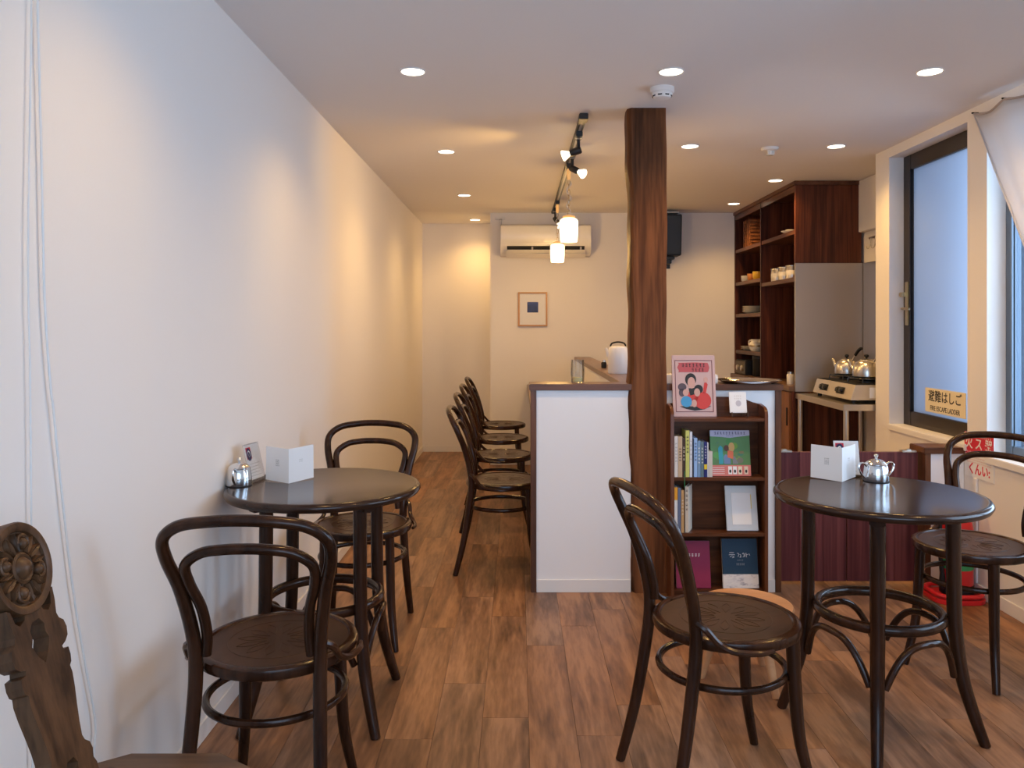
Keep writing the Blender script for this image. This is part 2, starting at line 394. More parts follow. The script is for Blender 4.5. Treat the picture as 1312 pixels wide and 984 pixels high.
# ------------------------------------------------------------------ low partition, bar counter and ledge
ZC = .990
p = thing('low_partition', 'white panelled low partition with walnut cap and trim beside the timber post', 'partition', (.66, 3.85, 0))
def PP(n, mb, m, bev=.0015): return build(n, mb.xf(Matrix.Translation((-.66, -3.85, 0))), m, p, bev)
PP('panel', BX(.086, .536, 3.79, 3.93, 0, ZC-.03), 'panelwhite')
PP('baseboard', BX(.087, .535, 3.783, 3.79, 0, .06), 'trim')
PP('edge_trim', BX(.060, .086, 3.782, 3.94, 0, ZC-.03), 'capz')
PP('cap', BX(.052, .545, 3.775, 3.945, ZC-.03, ZC), 'cap', .003)
PP('panel', BX(.700, 1.222, 3.79, 3.93, 0, ZC-.03), 'panelwhite')
PP('baseboard', BX(.700, 1.221, 3.783, 3.79, 0, .06), 'trim')
PP('edge_trim', BX(1.222, 1.250, 3.782, 3.94, 0, ZC-.03), 'capz')
PP('cap', BX(.700, 1.258, 3.775, 3.96, ZC-.03, ZC), 'cap', .003)
c = thing('bar_counter', 'low bar counter with dark worktop in front of the bentwood chairs', 'counter', (.3, 5.6, 0))
def PC(n, mb, m, bev=.002): return build(n, mb.xf(Matrix.Translation((-.3, -5.6, 0))), m, c, bev)
PC('worktop', BX(.082, .515, 3.95, 7.262, .70, .735), 'capy')
PC('front_panel', BX(.33, .35, 3.95, 7.26, 0, .70), 'panelwhite')
PC('back_panel', BX(.520, .545, 3.95, 7.26, 0, .955), 'panelwhite')
PC('ledge', BX(.512, .655, 3.95, 7.26, .955, .985), 'capy')

# gate between partition and window wall
def gate(x0, x1, hx, lab):
    t = thing('swing_gate', lab, 'gate', ((x0+x1)/2, 3.90, 0), 0, 'low swing gates to the kitchen')
    n = 3
    for i in range(n):
        a = -(x1-x0)/2+(x1-x0)*i/n; b_ = -(x1-x0)/2+(x1-x0)*(i+1)/n
        build('board', BX(a+.0003, b_-.0003, -.012, .012, .02, .65), 'gate', t, .0008, seg=1)
    build('hinge', BX(-.035, .035, -.02, .02, .650, .658).box(-.012, .012, -.012, .012, .645, .664).xf(Matrix.Translation((hx, 0, 0))), 'satin', t, .002)
gate(1.262, 1.602, -.13, 'burgundy swing gate hinged beside the bookcase')
gate(1.606, 1.952, .13, 'burgundy swing gate hinged on the low walnut-capped stub')
t = thing('stub_partition', 'short white stub partition with walnut cap under the window', 'partition', (2.05, 3.9, 0))
def PS(n, mb, m, bev=.0015): return build(n, mb.xf(Matrix.Translation((-2.05, -3.9, 0))), m, t, bev)
PS('panel', BX(1.99, 2.153, 3.845, 3.965, 0, .65), 'panelwhite'); PS('edge_trim', BX(1.962, 1.99, 3.838, 3.972, 0, .65), 'capz')
PS('cap', BX(1.955, 2.154, 3.832, 3.98, .65, .68), 'cap', .003)

# ------------------------------------------------------------------ bentwood chair
def make_chair(label, loc, rz, group):
    t = thing('bentwood_chair', label, 'chair', loc, rz, group)
    # seat ring and embossed panel
    R = .202; prof = [(.150, .432), (R-.014, .428), (R-.003, .434), (R, .446), (R-.003, .457), (R-.012, .462), (R-.022, .4615), (R-.026, .457), (.150, .4565)]
    mb = MB(); segs = 48; vs = []; fs = []; n = len(prof)
    for r, z in prof:
        for k in range(segs): a = 2*PI*k/segs; vs.append((r*math.cos(a), r*math.sin(a), z))
    for i in range(n):
        j = (i+1) % n
        for k in range(segs): k2 = (k+1) % segs; fs.append((i*segs+k, i*segs+k2, j*segs+k2, j*segs+k))
    build('seat_ring', mb.add(vs, fs), 'bent', t)
    pan = build('seat_panel', MB().lathe([(0.0001, .450), (.177, .450), (.177, .4575), (.1, .4568), (0.0001, .4565)], 48), 'seat', t)
    em = MB()
    for q in range(12):
        a = 2*PI*q/12
        pts = [(math.cos(a+s*.18*math.sin(f*PI))*(.03+.075*f), math.sin(a+s*.18*math.sin(f*PI))*(.03+.075*f), .4573) for s in (1, -1) for f in ([i/6 for i in range(7)] if s == 1 else [1-i/6 for i in range(1, 6)])]
        em.tube(pts, .0006, 5, True)
    em.tube([(math.cos(2*PI*k/40)*.125, math.sin(2*PI*k/40)*.125, .4571) for k in range(40)], .0009, 5, True)
    build('embossing', em, 'seat', pan)
    # outer hoop continuing into the rear legs
    L = [(-.172, -.245, 0), (-.160, -.205, .16), (-.151, -.176, .33), (-.148, -.163, .45), (-.153, -.172, .54), (-.170, -.200, .65), (-.189, -.230, .728), (-.186, -.256, .782), (-.142, -.277, .817), (-.066, -.288, .830)]
    path = spline(L+[(0, -.290, .833)]+[(-x, y, z) for x, y, z in reversed(L)], 6)
    nn = len(path); rr = [.0135, .0160, .0172, .0172, .0165, .0155, .0148, .0142, .0140, .0138, .0138]; rr = rr+rr[-2::-1]
    build('back_hoop', MB().tube(path, rr, 12), 'bent', t)
    L = [(-.126, -.158, .480), (-.122, -.162, .53), (-.128, -.180, .60), (-.146, -.205, .665), (-.147, -.228, .715), (-.105, -.243, .747), (-.05, -.250, .757)]
    path = spline(L+[(0, -.251, .759)]+[(-x, y, z) for x, y, z in reversed(L)], 6)
    build('inner_hoop', MB().tube(path, .0128, 10), 'bent', t)
    for s in (-1, 1):
        build('front_leg', MB().tube(spline([(s*.128, .128, .432), (s*.131, .133, .30), (s*.138, .146, .15), (s*.158, .182, 0)], 6), [.0185, .0180, .0160, .0125], 12), 'bent', t)
        b_ = build('hip_bracket', MB().tube(spline([(s*.160, -.168, .512), (s*.176, -.150, .497), (s*.184, -.118, .462), (s*.200, -.080, .444), (s*.213, -.020, .440), (s*.208, .022, .440)], 6), [.010, .0095, .0085, .0085, .0080, .006], 8), 'bent', t)
        build('screw', MB().lathe([(.006, 0), (.006, .003), (.003, .005), (.0001, .0055)], 10, (s*.168, -.163, .505), 'X' if s > 0 else 'X'), 'bent', b_)
    build('stretcher_ring', MB().tube([(math.cos(2*PI*k/56)*.172, -.012+math.sin(2*PI*k/56)*.172, .328) for k in range(56)], .0100, 9, True), 'bent', t)
    return t
ch = make_chair('dark bentwood chair at the wall-side table, back hoop towards the carved chair', (-.620, 2.06, 0), 0.0, 'bentwood chairs at the round tables')
G1 = 'bentwood chairs at the round tables'; G2 = 'bentwood chairs along the bar counter'
dup(ch, (-.640, 3.27, 0), PI+.03, 'dark bentwood chair at the wall-side table on the side of the bar counter', G1)
dup(ch, (.577, 2.217, 0), math.radians(-76), 'dark bentwood chair in front of the bookcase beside the light wood stool', G1)
dup(ch, (1.69, 2.97, 0), math.radians(127.6), 'dark bentwood chair under the window by the red fire extinguisher', G1)
for (x, y, lab) in ((-.075, 4.21, 'first'), (-.105, 5.04, 'second'), (-.125, 5.80, 'third'), (-.140, 6.60, 'fourth')):
    dup(ch, (x, y, 0), -PI/2, f'{lab} dark bentwood chair at the bar counter, counted from its white end panel', G2)

# ------------------------------------------------------------------ round tables
def make_table(label, loc, rz):
    t = thing('round_table', label, 'table', loc, rz, 'round bentwood tables')
    ZT, R = .740, .318
    build('table_top', MB().lathe([(.0001, ZT-.026), (R-.02, ZT-.030), (R-.006, ZT-.026), (R, ZT-.016), (R-.001, ZT-.009), (R-.007, ZT-.002), (R-.015, ZT), (R-.022, ZT-.0015), (.0001, ZT-.0015)], 72), 'tabletop', t)
    for k in range(4):
        a = PI/2*k; ca, sa = math.cos(a), math.sin(a)
        def q(r, z): return (ca*r, sa*r, z)
        build('leg', MB().tube(spline([q(.208, ZT-.032), q(.210, .50), q(.214, .34), q(.232, .20), q(.263, .09), q(.294, 0)], 6), [.0215, .0215, .021, .020, .018, .0155], 12), 'bent', t)
        build('leg_block', BX(-.055, .055, -.022, .022, ZT-.052, ZT-.028).xf(Matrix.Rotation(a, 4, 'Z') @ Matrix.Translation((.205, 0, 0))), 'bent', t, .004)
        pts = []
        for i in range(13):
            f = i/12; aa = a+.10+(PI/2-.20)*f; e = abs(2*f-1)
            z = .330-.125*e**3.0; r = .192+.018*e**2
            pts.append((math.cos(aa)*r, math.sin(aa)*r, z))
        build('arched_brace', MB().tube(spline(pts, 3), .0108, 9), 'bent', t)
    build('stretcher_ring', MB().tube([(math.cos(2*PI*k/64)*.183, math.sin(2*PI*k/64)*.183, .368) for k in range(64)], .0170, 12, True, 0.85), 'bent', t)
    build('apron', MB().lathe([(.12, ZT-.045), (.14, ZT-.045), (.14, ZT-.028), (.12, ZT-.028)], 32), 'bent', t)
    return t
tb = make_table('round dark table against the white wall under the hanging cords', (-.645, 2.65, 0), PI/4)
dup(tb, (1.140, 2.52, 0), math.radians(-25), 'round dark table in front of the burgundy gates', 'round bentwood tables')

# ------------------------------------------------------------------ light stool
t = thing('wood_stool', 'low light wood stool with round top and splayed legs', 'stool', (.815, 2.85, 0), 0)
build('stool_top', MB().lathe([(.0001, .250), (.145, .250), (.160, .255), (.165, .265), (.161, .274), (.148, .279), (.0001, .280)], 44), 'beech', t)
for k in range(3):
    a = math.radians(173+120*k)
    build('leg', MB().tube([(math.cos(a)*.085, math.sin(a)*.085, .252), (math.cos(a)*.12, math.sin(a)*.12, .13), (math.cos(a)*.158, math.sin(a)*.158, 0)], [.019, .017, .0135], 12), 'beech', t)

# ------------------------------------------------------------------ carved board chair
def carved_chair():
    t = thing('carved_chair', 'carved dark oak board chair with a round rosette on its back', 'chair', (-.667, 1.36, 0), 0)
    oc = [(-.090, .20), (.087, .20), (.162, .15), (.162, -.15), (.087, -.20), (-.090, -.20), (-.163, -.15), (-.163, .15)]
    seat = build('seat', MB().prism(oc, lambda u, v, d: (u, v, d), .400, .430), 'oakseat', t, .004)
    for sx, sy in ((1, 1), (1, -1), (-1, 1), (-1, -1)):
        build('tenon', MB().lathe([(.017, .428), (.017, .4315), (.0001, .432)], 16, (sx*.105-.0, sy*.13, 0)), 'carved', seat)
        build('leg', MB().tube([(sx*.10, sy*.125, .402), (sx*.125, sy*.145, .2), (sx*.155, sy*.175, 0)], [.021, .019, .015], 8), 'carved', t)
    # back board: plane spanned by world Y (u) and a reclined up-vector (v), facing +X
    tilt = math.radians(14); top = Vector((-.180, 0, .852))
    up = Vector((-math.sin(tilt), 0, math.cos(tilt))); nrm = Vector((math.cos(tilt), 0, math.sin(tilt)))
    def F(u, v, d): return top+Vector((0, u, 0))+up*v+nrm*d
    half = [(.018, -.064), (.026, -.082), (.040, -.088), (.050, -.080), (.056, -.058), (.064, -.054), (.063, -.075), (.058, -.100), (.062, -.110), (.073, -.118), (.077, -.132), (.074, -.146), (.064, -.154), (.052, -.158), (.054, -.165), (.068, -.166), (.069, -.180), (.066, -.192), (.060, -.197), (.062, -.210), (.059, -.235), (.053, -.265), (.048, -.295), (.046, -.318), (.050, -.328), (.062, -.338), (.066, -.352), (.062, -.366), (.068, -.378), (.072, -.437)]
    outline = half+[(-u, v) for u, v in reversed(half)]
    def hole(cu, pts): return [(cu+u, v) for u, v in pts]
    h1 = [(.010, -.092), (.020, -.104), (.018, -.118), (.024, -.130), (.014, -.150), (0, -.166), (-.014, -.150), (-.024, -.130), (-.018, -.118), (-.020, -.104), (-.010, -.092)]
    h2 = [(.010, -.338), (.018, -.350), (.013, -.365), (.013, -.385), (.020, -.400), (.012, -.412), (-.012, -.412), (-.020, -.400), (-.013, -.385), (-.013, -.365), (-.018, -.350), (-.010, -.338)]
    bm = bmesh.new()
    edges = []
    for loop in (outline, h1, h2):
        vs = [bm.verts.new(F(u, v, 0)) for u, v in loop]
        edges += [bm.edges.new((vs[i], vs[(i+1) % len(vs)])) for i in range(len(vs))]
    bmesh.ops.triangle_fill(bm, use_beauty=True, use_dissolve=False, edges=edges)
    ext = bmesh.ops.extrude_face_region(bm, geom=list(bm.faces))
    bmesh.ops.translate(bm, verts=[g for g in ext['geom'] if isinstance(g, bmesh.types.BMVert)], vec=-nrm*.028)
    bmesh.ops.recalc_face_normals(bm, faces=bm.faces)
    me = bpy.data.meshes.new('backboard'); bm.to_mesh(me); bm.free(); me.materials.append(M['carved'])
    o = bpy.data.objects.new('backboard', me); COL.objects.link(o); o.parent = t
    mtx = Matrix(((0, up.x, nrm.x, top.x), (1, up.y, nrm.y, top.y), (0, up.z, nrm.z, top.z), (0, 0, 0, 1)))
    disc = build('rosette_disc', MB().lathe([(.0001, -.030), (.072, -.030), (.0785, -.025), (.0795, -.002), (.077, .003), (.070, .004), (.064, .001), (.062, -.004), (.0001, -.005)], 48).xf(mtx), 'carved', t)
    build('boss', MB().lathe([(.027, -.006), (.027, .001), (.023, .004), (.019, .001), (.017, .004), (.012, .010), (.006, .013), (.0001, .014)], 28).xf(mtx), 'carved', disc)
    def leaf(a, r0, r1, wd, ht):
        mb = MB(); vs = []; fs = []; n = 7
        for i in range(n):
            f = i/(n-1); r = r0+(r1-r0)*f; ww = wd*math.sin(PI*(f*.86+.10))
            for s_, hh in ((-1, -.003), (-.5, ht*.8), (0, ht*.35), (.5, ht*.8), (1, -.003)):
                vs.append((math.cos(a)*r-math.sin(a)*ww*s_, math.sin(a)*r+math.cos(a)*ww*s_, hh-.003))
        for i in range(n-1):
            for k in range(4): fs.append((i*5+k, i*5+k+1, (i+1)*5+k+1, (i+1)*5+k))
        return mb.add(vs, fs).xf(mtx)
    for k in range(4):
        a = PI/2*k+.45
        for da, wd, r1 in ((0, .010, .062), (-.38, .008, .060), (.38, .008, .060)):
            build('carved_leaf', leaf(a+da, .029, r1, wd, .008), 'carved', disc)
        a2 = a+PI/4
        build('carved_berry', MB().lathe([(.0105, -.006), (.010, .002), (.006, .007), (.0001, .009)], 14, (math.cos(a2)*.042, math.sin(a2)*.042, 0)).xf(mtx), 'carved', disc)
        build('carved_scroll', MB().tube([(math.cos(a2+.30*math.cos(q*PI/8))*(.042+.014*math.sin(q*PI/8)), math.sin(a2+.30*math.cos(q*PI/8))*(.042+.014*math.sin(q*PI/8)), 0) for q in range(9)], .004, 7).xf(mtx), 'carved', disc)
carved_chair()

# ------------------------------------------------------------------ cords on the bare wall
def cordpath(name, pts, r, label):
    mb = MB().tube(spline([(XL+.010, y, z) for y, z in pts], 6), r, 8)
    tag(build(name, mb, 'cord'), label, 'cord')
cordpath('hanging_cord', [(1.572, 2.298), (1.584, 1.914), (1.597, 1.60), (1.608, 1.315), (1.629, 1.134), (1.637, 1.10), (1.657, .977), (1.706, .716), (1.755, .53), (1.80, .37), (1.793, .282), (1.80, .004)], .0026, 'white cord hanging down the bare wall and bowing sideways near the floor')
cordpath('hanging_cord', [(1.560, 2.298), (1.564, 1.906), (1.553, 1.406), (1.56, 1.14), (1.566, .6), (1.57, .004)], .0018, 'thinner white cord hanging straight down the bare wall')

# ------------------------------------------------------------------ bookcase and its contents
BC0, BC1, BF, BB = .700, 1.148, 3.655, 3.768
bc = thing('bookcase', 'small brown wooden bookcase set into the low partition beside the post', 'bookcase', (.92, 3.71, 0))
def PB(n, mb, m, bev=.0015): return build(n, mb.xf(Matrix.Translation((-.92, -3.71, 0))), m, bc, bev)
side = [(BF, 0), (BB, 0), (BB, .900), (BB-.03, .899), (BF+.035, .892), (BF+.014, .884), (BF+.004, .872), (BF, .856)]
for xx in (BC0, BC1-.016): PB('side_panel', MB().prism(side, lambda u, v, d: (d, u, v), xx, xx+.016), 'casez')
ogee = [(BC0+.016, .05), (BC1-.016, .05), (BC1-.016, .900), (BC1-.04, .906), (BC1-.075, .920), (BC1-.11, .930), (BC1-.16, .932), (BC0+.16, .932), (BC0+.11, .930), (BC0+.075, .920), (BC0+.04, .906), (BC0+.016, .900)]
PB('back_board', MB().prism(ogee, lambda u, v, d: (u, d, v), BB-.010, BB), 'case', .001)
SH = [.052, .314, .570, .842]
for z in SH: PB('shelf', BX(BC0+.016, BC1-.016, BF+.003, BB-.010, z-.016, z), 'case', .002)
PB('kick_board', BX(BC0+.016, BC1-.016, BF+.012, BF+.024, 0, .036), 'case')

def colmat(name, c, rough=.55): return plain(name, c, rough)
def book(x0, wd, ht, z, col, label, dp=.088, yf=3.668, rot=0, extra=None):
    t = thing('book', label, 'book', (x0+wd/2, yf, z+.0004), rot, 'books standing on the small bookcase')
    m = colmat('cover', col); a = wd/2-.0006
    build('cover', BX(-a, -a+.0018, 0, dp, 0, ht).box(a-.0018, a, 0, dp, 0, ht).box(-a, a, -.0015, .001, 0, ht), m, t)
    build('pages', BX(-a+.0018, a-.0018, .001, dp-.003, .003, ht-.003), 'cream', t)
    if extra: extra(t, a, ht)
    return t
def spine_marks(mat, n=5, frac=.5, zc=.6):
    def f(t, a, ht):
        marks('spine_title', n, ht*frac, a*1.0, mat, t, face_mtx((0, -.0015, ht*zc), (0, 0, -1), (1, 0, 0)), .0004)
    return f
def spatch(mat, z0, z1, more=None):
    def f(t, a, ht):
        build('spine_patch', BX(-a, a, -.0021, -.0014, ht*z0, ht*z1), mat, t)
        if more: more(t, a, ht)
    return f
def ribbon(t, a, ht):
    spine_marks('signcream', 4, .4, .6)(t, a, ht)
    o = build('ribbon', BX(-.001, .001, -.0164, -.0156, -.045, .03), 'green', t)
x = .7190; Z1 = SH[2]; KB = .965
row1 = [(.0175, .195, (.78, .72, .66), 'white spined book first from the timber post on the second shelf', spine_marks('acgrey', 6)),
        (.0205, .194, (.60, .42, .26), 'tan spined book with dark title on the second shelf', spine_marks('ink', 5, .35, .55)),
        (.0140, .186, (.055, .025, .012), 'dark brown book with a green ribbon on the second shelf', ribbon),
        (.0190, .222, (.62, .62, .16), 'tall yellow green book on the second shelf', spine_marks('ink', 5, .4, .7)),
        (.0130, .216, (.72, .74, .80), 'tall pale grey book beside the yellow green book', spine_marks('acgrey', 5, .5, .6)),
        (.0060, .180, (.02, .03, .06), 'thin black booklet on the second shelf', None),
        (.0170, .186, (.32, .50, .80), 'light blue book on the second shelf', spine_marks('navy', 6, .5, .65)),
        (.0150, .172, (.20, .33, .50), 'grey blue book on the second shelf', spine_marks('paper', 5, .5, .6)),
        (.0150, .170, (.13, .20, .24), 'slate teal book on the second shelf', spine_marks('paper', 5, .5, .6)),
        (.0150, .168, (.015, .022, .16), 'navy book with a yellow label on the second shelf', None),
        (.0060, .164, (.80, .80, .82), 'thin white booklet beside the navy book', None),
        (.0190, .122, (.66, .60, .52), 'short cream book at the end of the second shelf row', None)]
yel = colmat('yellow_label', (.85, .62, .03))
for wd, ht, col, lab, ex in row1:
    if 'yellow label' in lab: ex = spatch(yel, .22, .36, spine_marks('paper', 5, .4, .7))
    book(x, wd*KB, ht*KB, Z1, col, lab, .088, 3.668, 0, ex); x += wd*KB+.0005
x = .7190; Z2 = SH[1]
orange = colmat('orange_spine', (.85, .36, .02))
for wd, ht, col, lab, ex in [(.0160, .216, (.80, .77, .74), 'white book with an orange spine top on the third shelf', spatch(orange, .72, 1.0)),
        (.0150, .214, (.13, .16, .25), 'slate blue book on the third shelf', None),
        (.0150, .202, (.52, .30, .12), 'ochre tan book on the third shelf', spine_marks('cream', 5, .4, .6))]:
    book(x, wd*KB, ht*KB, Z2, col, lab, .088, 3.668, 0, ex); x += wd*KB+.0005
book(x+.004, .0160, .212, Z2, (.72, .66, .56), 'angled cream book with black spine title on the third shelf', .080, 3.670, math.radians(-24), spine_marks('ink', 5, .5, .7))

def lean(name, label, cat, x, y, z, wd, ht, th, tilt, mat, group=None, rz=0):
    """upright flat thing leaning back: local X right, Y up the face, Z outwards"""
    o = thing(name, label, cat, (x, y, z+th*math.sin(tilt)+.0003), 0, group)
    o.rotation_euler = (PI/2-tilt, 0, rz)
    return o
def flat(n, o, x0, x1, y0, y1, mat, z0=0.0, z1=.0005): return build(n, BX(x0, x1, y0, y1, z0, z1), mat, o)
def disc2(n, o, cx, cy, rx, ry, mat, z0=0, z1=.0006, seg=20):
    return build(n, MB().prism([(cx+rx*math.cos(2*PI*k/seg), cy+ry*math.sin(2*PI*k/seg)) for k in range(seg)], lambda u, v, d: (u, v, d), z0, z1), mat, o)
def poly2(n, o, pts, mat, z0=0, z1=.0006): return build(n, MB().prism(pts, lambda u, v, d: (u, v, d), z0, z1), mat, o)
ID = Matrix.Identity(4)
GL = 'face-out books on the small bookcase'
# pink book on top
pk = colmat('pink_cover', (.60, .41, .39)); band = colmat('rose_band', (.50, .09, .10)); frame_c = colmat('maroon_line', (.16, .03, .04)); skin = colmat('skin_print', (.62, .36, .30))
orr = colmat('scarlet_print', (.60, .05, .04)); blu = colmat('sky_print', (.06, .32, .60)); gry = colmat('grey_print', (.10, .07, .09))
o = lean('picture_book', 'pink picture book with red title band leaning on top of the bookcase', 'book', .824, 3.708, .842, .2, .29, .010, math.radians(9), pk, GL)
build('cover', BX(-.101, .101, 0, .288, -.010, -.001), pk, o, .001)
build('pages', BX(-.098, .098, .002, .286, -.008, -.003), 'cream', o)
flat('border', o, -.088, .088, .022, .0245, frame_c, -.001); flat('border', o, -.088, .088, .262, .2645, frame_c, -.001)
flat('border', o, -.088, -.0855, .022, .2645, frame_c, -.001); flat('border', o, .0855, .088, .022, .2645, frame_c, -.001)
poly2('title_band', o, [(-.072, .208), (.066, .208), (.070, .213), (.074, .230), (.070, .247), (.066, .252), (.004, .254), (-.072, .252), (-.068, .247), (-.076, .230), (-.068, .213)], band, -.001, .0003)
marks('title', 7, .115, .017, 'ink', o, Matrix.Translation((0, .2405, .0003))); marks('title', 4, .062, .015, 'ink', o, Matrix.Translation((.02, .219, .0003)))
poly2('ground_shape', o, [(-.070, .048), (-.04, .036), (0, .028), (.045, .034), (.078, .050), (.04, .046), (-.03, .048)], 'ink', -.001, .0003)
disc2('robe_shape', o, .038, .075, .040, .040, orr, -.001, .0004); disc2('robe_shape', o, -.012, .092, .03, .026, orr, -.001, .0004); disc2('skirt_shape', o, -.038, .070, .026, .026, blu, -.001, .0005)
poly2('arm_shape', o, [(.040, .108), (.054, .110), (.064, .150), (.058, .160), (.048, .158)], orr, -.001, .0004); disc2('hand_shape', o, .056, .172, .010, .013, skin, -.001, .0005)
disc2('hair_shape', o, -.015, .173, .026, .030, 'ink', -.001, .0004); disc2('face_shape', o, -.012, .158, .018, .027, skin, -.001, .0007)
disc2('hair_shape', o, .020, .128, .021, .021, 'ink', -.001, .0005); disc2('face_shape', o, .013, .113, .014, .019, skin, -.001, .0008)
disc2('hair_shape', o, -.056, .138, .020, .018, gry, -.001, .0004); disc2('hair_shape', o, -.058, .112, .014, .019, gry, -.001, .0004); disc2('face_shape', o, -.040, .112, .014, .016, skin, -.001, .0007)
poly2('collar_shape', o, [(-.026, .132), (.004, .134), (.006, .105), (-.02, .098)], 'ink', -.001, .00045); disc2('knee_shape', o, -.002, .062, .012, .018, skin, -.001, .0009)
# small white card on little easel
e = thing('card_easel', 'tiny dark wooden easel on top of the bookcase', 'easel', (1.026, 3.705, .8424))
for s in (-1, 1): build('foot', MB().tube(spline([(s*.036, -.022, .003), (s*.036, -.018, .022), (s*.034, -.004, .016), (s*.03, .012, .05), (s*.022, .035, .003)], 4), .0034, 7), 'carved', e)
build('crossbar', BX(-.034, .034, -.006, -.001, .0155, .020), 'carved', e)
o = lean('display_card', 'small white card with a grey round emblem on the tiny easel', 'card', 1.023, 3.696, .862, .095, .11, .004, math.radians(13), 'paper')
build('card', BX(-.040, .040, 0, .098, -.004, 0), 'paper', o, .0015)
disc2('emblem', o, .002, .044, .013, .014, colmat('emblem_grey', (.55, .52, .55)), 0, .0003); marks('caption', 4, .034, .006, colmat('pale_ink', (.6, .55, .52)), o, Matrix.Translation((0, .078, 0)), .0003)
marks('caption', 4, .034, .006, colmat('pale_ink', (.6, .55, .52)), o, Matrix.Translation((0, .066, 0)), .0003)
# green picture book
o = lean('picture_book', 'green picture book with salmon band facing out on the second shelf', 'book', .986, 3.684, .570, .18, .21, .010, math.radians(9), 'paper', GL)
gm = colmat('green_cover', (.10, .25, .09)); lav = colmat('lavender_sky', (.42, .42, .56)); sal = colmat('salmon_band', (.66, .20, .17))
build('cover', BX(-.092, .092, 0, .210, -.010, -.001), gm, o, .001); build('pages', BX(-.090, .090, .002, .208, -.008, -.003), 'cream', o)
poly2('sky_area', o, [(-.092, .182), (-.05, .180), (0, .175), (.04, .180), (.092, .186), (.092, .2098), (-.092, .2098)], lav, -.001, .0002)
flat('band', o, -.092, .092, .0002, .050, sal, -.001, .0004)
marks('title', 11, .150, .012, 'navy', o, Matrix.Translation((0, .197, .0002))); marks('caption', 5, .035, .004, 'navy', o, Matrix.Translation((0, .184, .0002)))
rr_ = random.Random(5)
for q in range(16):
    gx, gy = rr_.uniform(-.08, .08), rr_.uniform(.06, .165)
    disc2('leaf_patch', o, gx, gy, rr_.uniform(.008, .018), rr_.uniform(.006, .016), colmat('leaf_tone', (rr_.uniform(.05, .2), rr_.uniform(.18, .36), rr_.uniform(.05, .14))), -.001, .0001+q*.00001, 10)
poly2('figure', o, [(-.054, .055), (-.034, .055), (-.036, .13), (-.046, .140), (-.056, .128)], colmat('teal_print', (.04, .34, .42)), -.001, .0005)
poly2('figure', o, [(-.030, .055), (.000, .055), (-.002, .085), (-.022, .100), (-.032, .09)], colmat('denim_print', (.16, .24, .42)), -.001, .0005)
poly2('figure', o, [(-.014, .085), (.012, .078), (.014, .112), (-.012, .118)], colmat('coral_print', (.62, .16, .08)), -.001, .0006)
disc2('figure', o, -.018, .128, .011, .014, colmat('brown_print', (.12, .05, .03)), -.001, .0006); disc2('figure', o, .006, .132, .014, .022, colmat('sand_print', (.60, .36, .12)), -.001, .00055)
poly2('figure', o, [(.010, .055), (.036, .055), (.020, .090), (.008, .088)], colmat('smoke_print', (.20, .22, .24)), -.001, .0005)
for q, cx_ in enumerate((-.004, .018, .042, .070)):
    flat('small_photo', o, cx_-.009, cx_+.009, .008, .044, ['paper', 'paper', 'signcream', 'cream'][q], -.001, .0006); disc2('photo_mark', o, cx_, .022, .005, .008, 'ink', -.001, .0008, 10)
for q in range(4): flat('caption_line', o, -.085, -.03, .010+q*.009, .012+q*.009, 'paper', -.001, .0006)
# silver frame
o = lean('photo_frame', 'silver photo frame with a painted white reflection on the third shelf', 'picture frame', 1.039, 3.682, .314, .16, .20, .020, math.radians(13), 'satin')
fm = plain('matt_silver', (.62, .60, .58), .35, .4)
build('frame', BX(-.073, .073, 0, .205, -.012, 0), fm, o, .002); build('card', BX(-.045, .043, .028, .172, 0, .0012), 'paper', o); build('strut', BX(-.02, .02, .004, .12, -.020, -.012), 'blackp', o)  # the card is a white patch painted in for a reflection
flat('yellow_slip', o, .034, .048, .10, .165, colmat('yellow_slip', (.75, .55, .18)), 0, .0008)
# magenta and blue books on the bottom shelf
o = lean('picture_book', 'plain magenta book facing out on the bottom shelf', 'book', .812, 3.680, .052, .16, .21, .012, math.radians(10), 'paper', GL)
mg = colmat('magenta_cover', (.26, .012, .065)); build('cover', BX(-.080, .080, 0, .212, -.012, 0), mg, o, .001); build('pages', BX(-.0802, .078, .002, .2122, -.009, -.003), 'cream', o)
marks('title', 5, .075, .014, 'paper', o, Matrix.Translation((0, .148, 0)), .0004)
o = lean('picture_book', 'dark blue book with white brush title and pale band on the bottom shelf', 'book', 1.030, 3.678, .052, .17, .22, .0144, math.radians(10), 'paper', GL)
nv = colmat('blue_cover', (.006, .040, .085)); build('cover', BX(-.082, .082, 0, .222, -.014, 0), nv, o, .001); build('pages', BX(-.0822, .080, .002, .2222, -.011, -.003), 'cream', o)
bnd = wood('pale_marbled_band', (.30, .30, .36), (.80, .78, .76), 'X', 30, .5, .5, 0, 0, 0, (.74, .72, .72)); build('band', BX(-.0823, .0823, 0, .062, -.0143, .0006), bnd, o)
rb = MB()
for pts in ([(-.048, .158), (-.036, .160), (-.026, .158)], [(-.050, .149), (-.036, .151), (-.022, .149)], [(-.046, .139), (-.036, .145), (-.026, .139), (-.036, .136)], [(-.012, .156), (-.004, .154), (-.008, .140)], [(0, .152), (.006, .146), (.000, .138), (.008, .140)], [(.012, .152), (.018, .157), (.020, .142), (.014, .140)], [(.024, .156), (.024, .140)], [(.030, .158), (.031, .138)], [(.031, .149), (.040, .152)], [(.044, .154), (.047, .146)]):
    rb.tube(spline([(u, v, .0003) for u, v in pts], 4), .0011, 5)
build('brush_title', rb, 'paper', o); marks('caption', 4, .028, .005, 'acgrey', o, Matrix.Translation((.002, .125, 0)), .0003); marks('caption', 5, .040, .009, 'acgrey', o, Matrix.Translation((.002, .107, 0)), .0003)
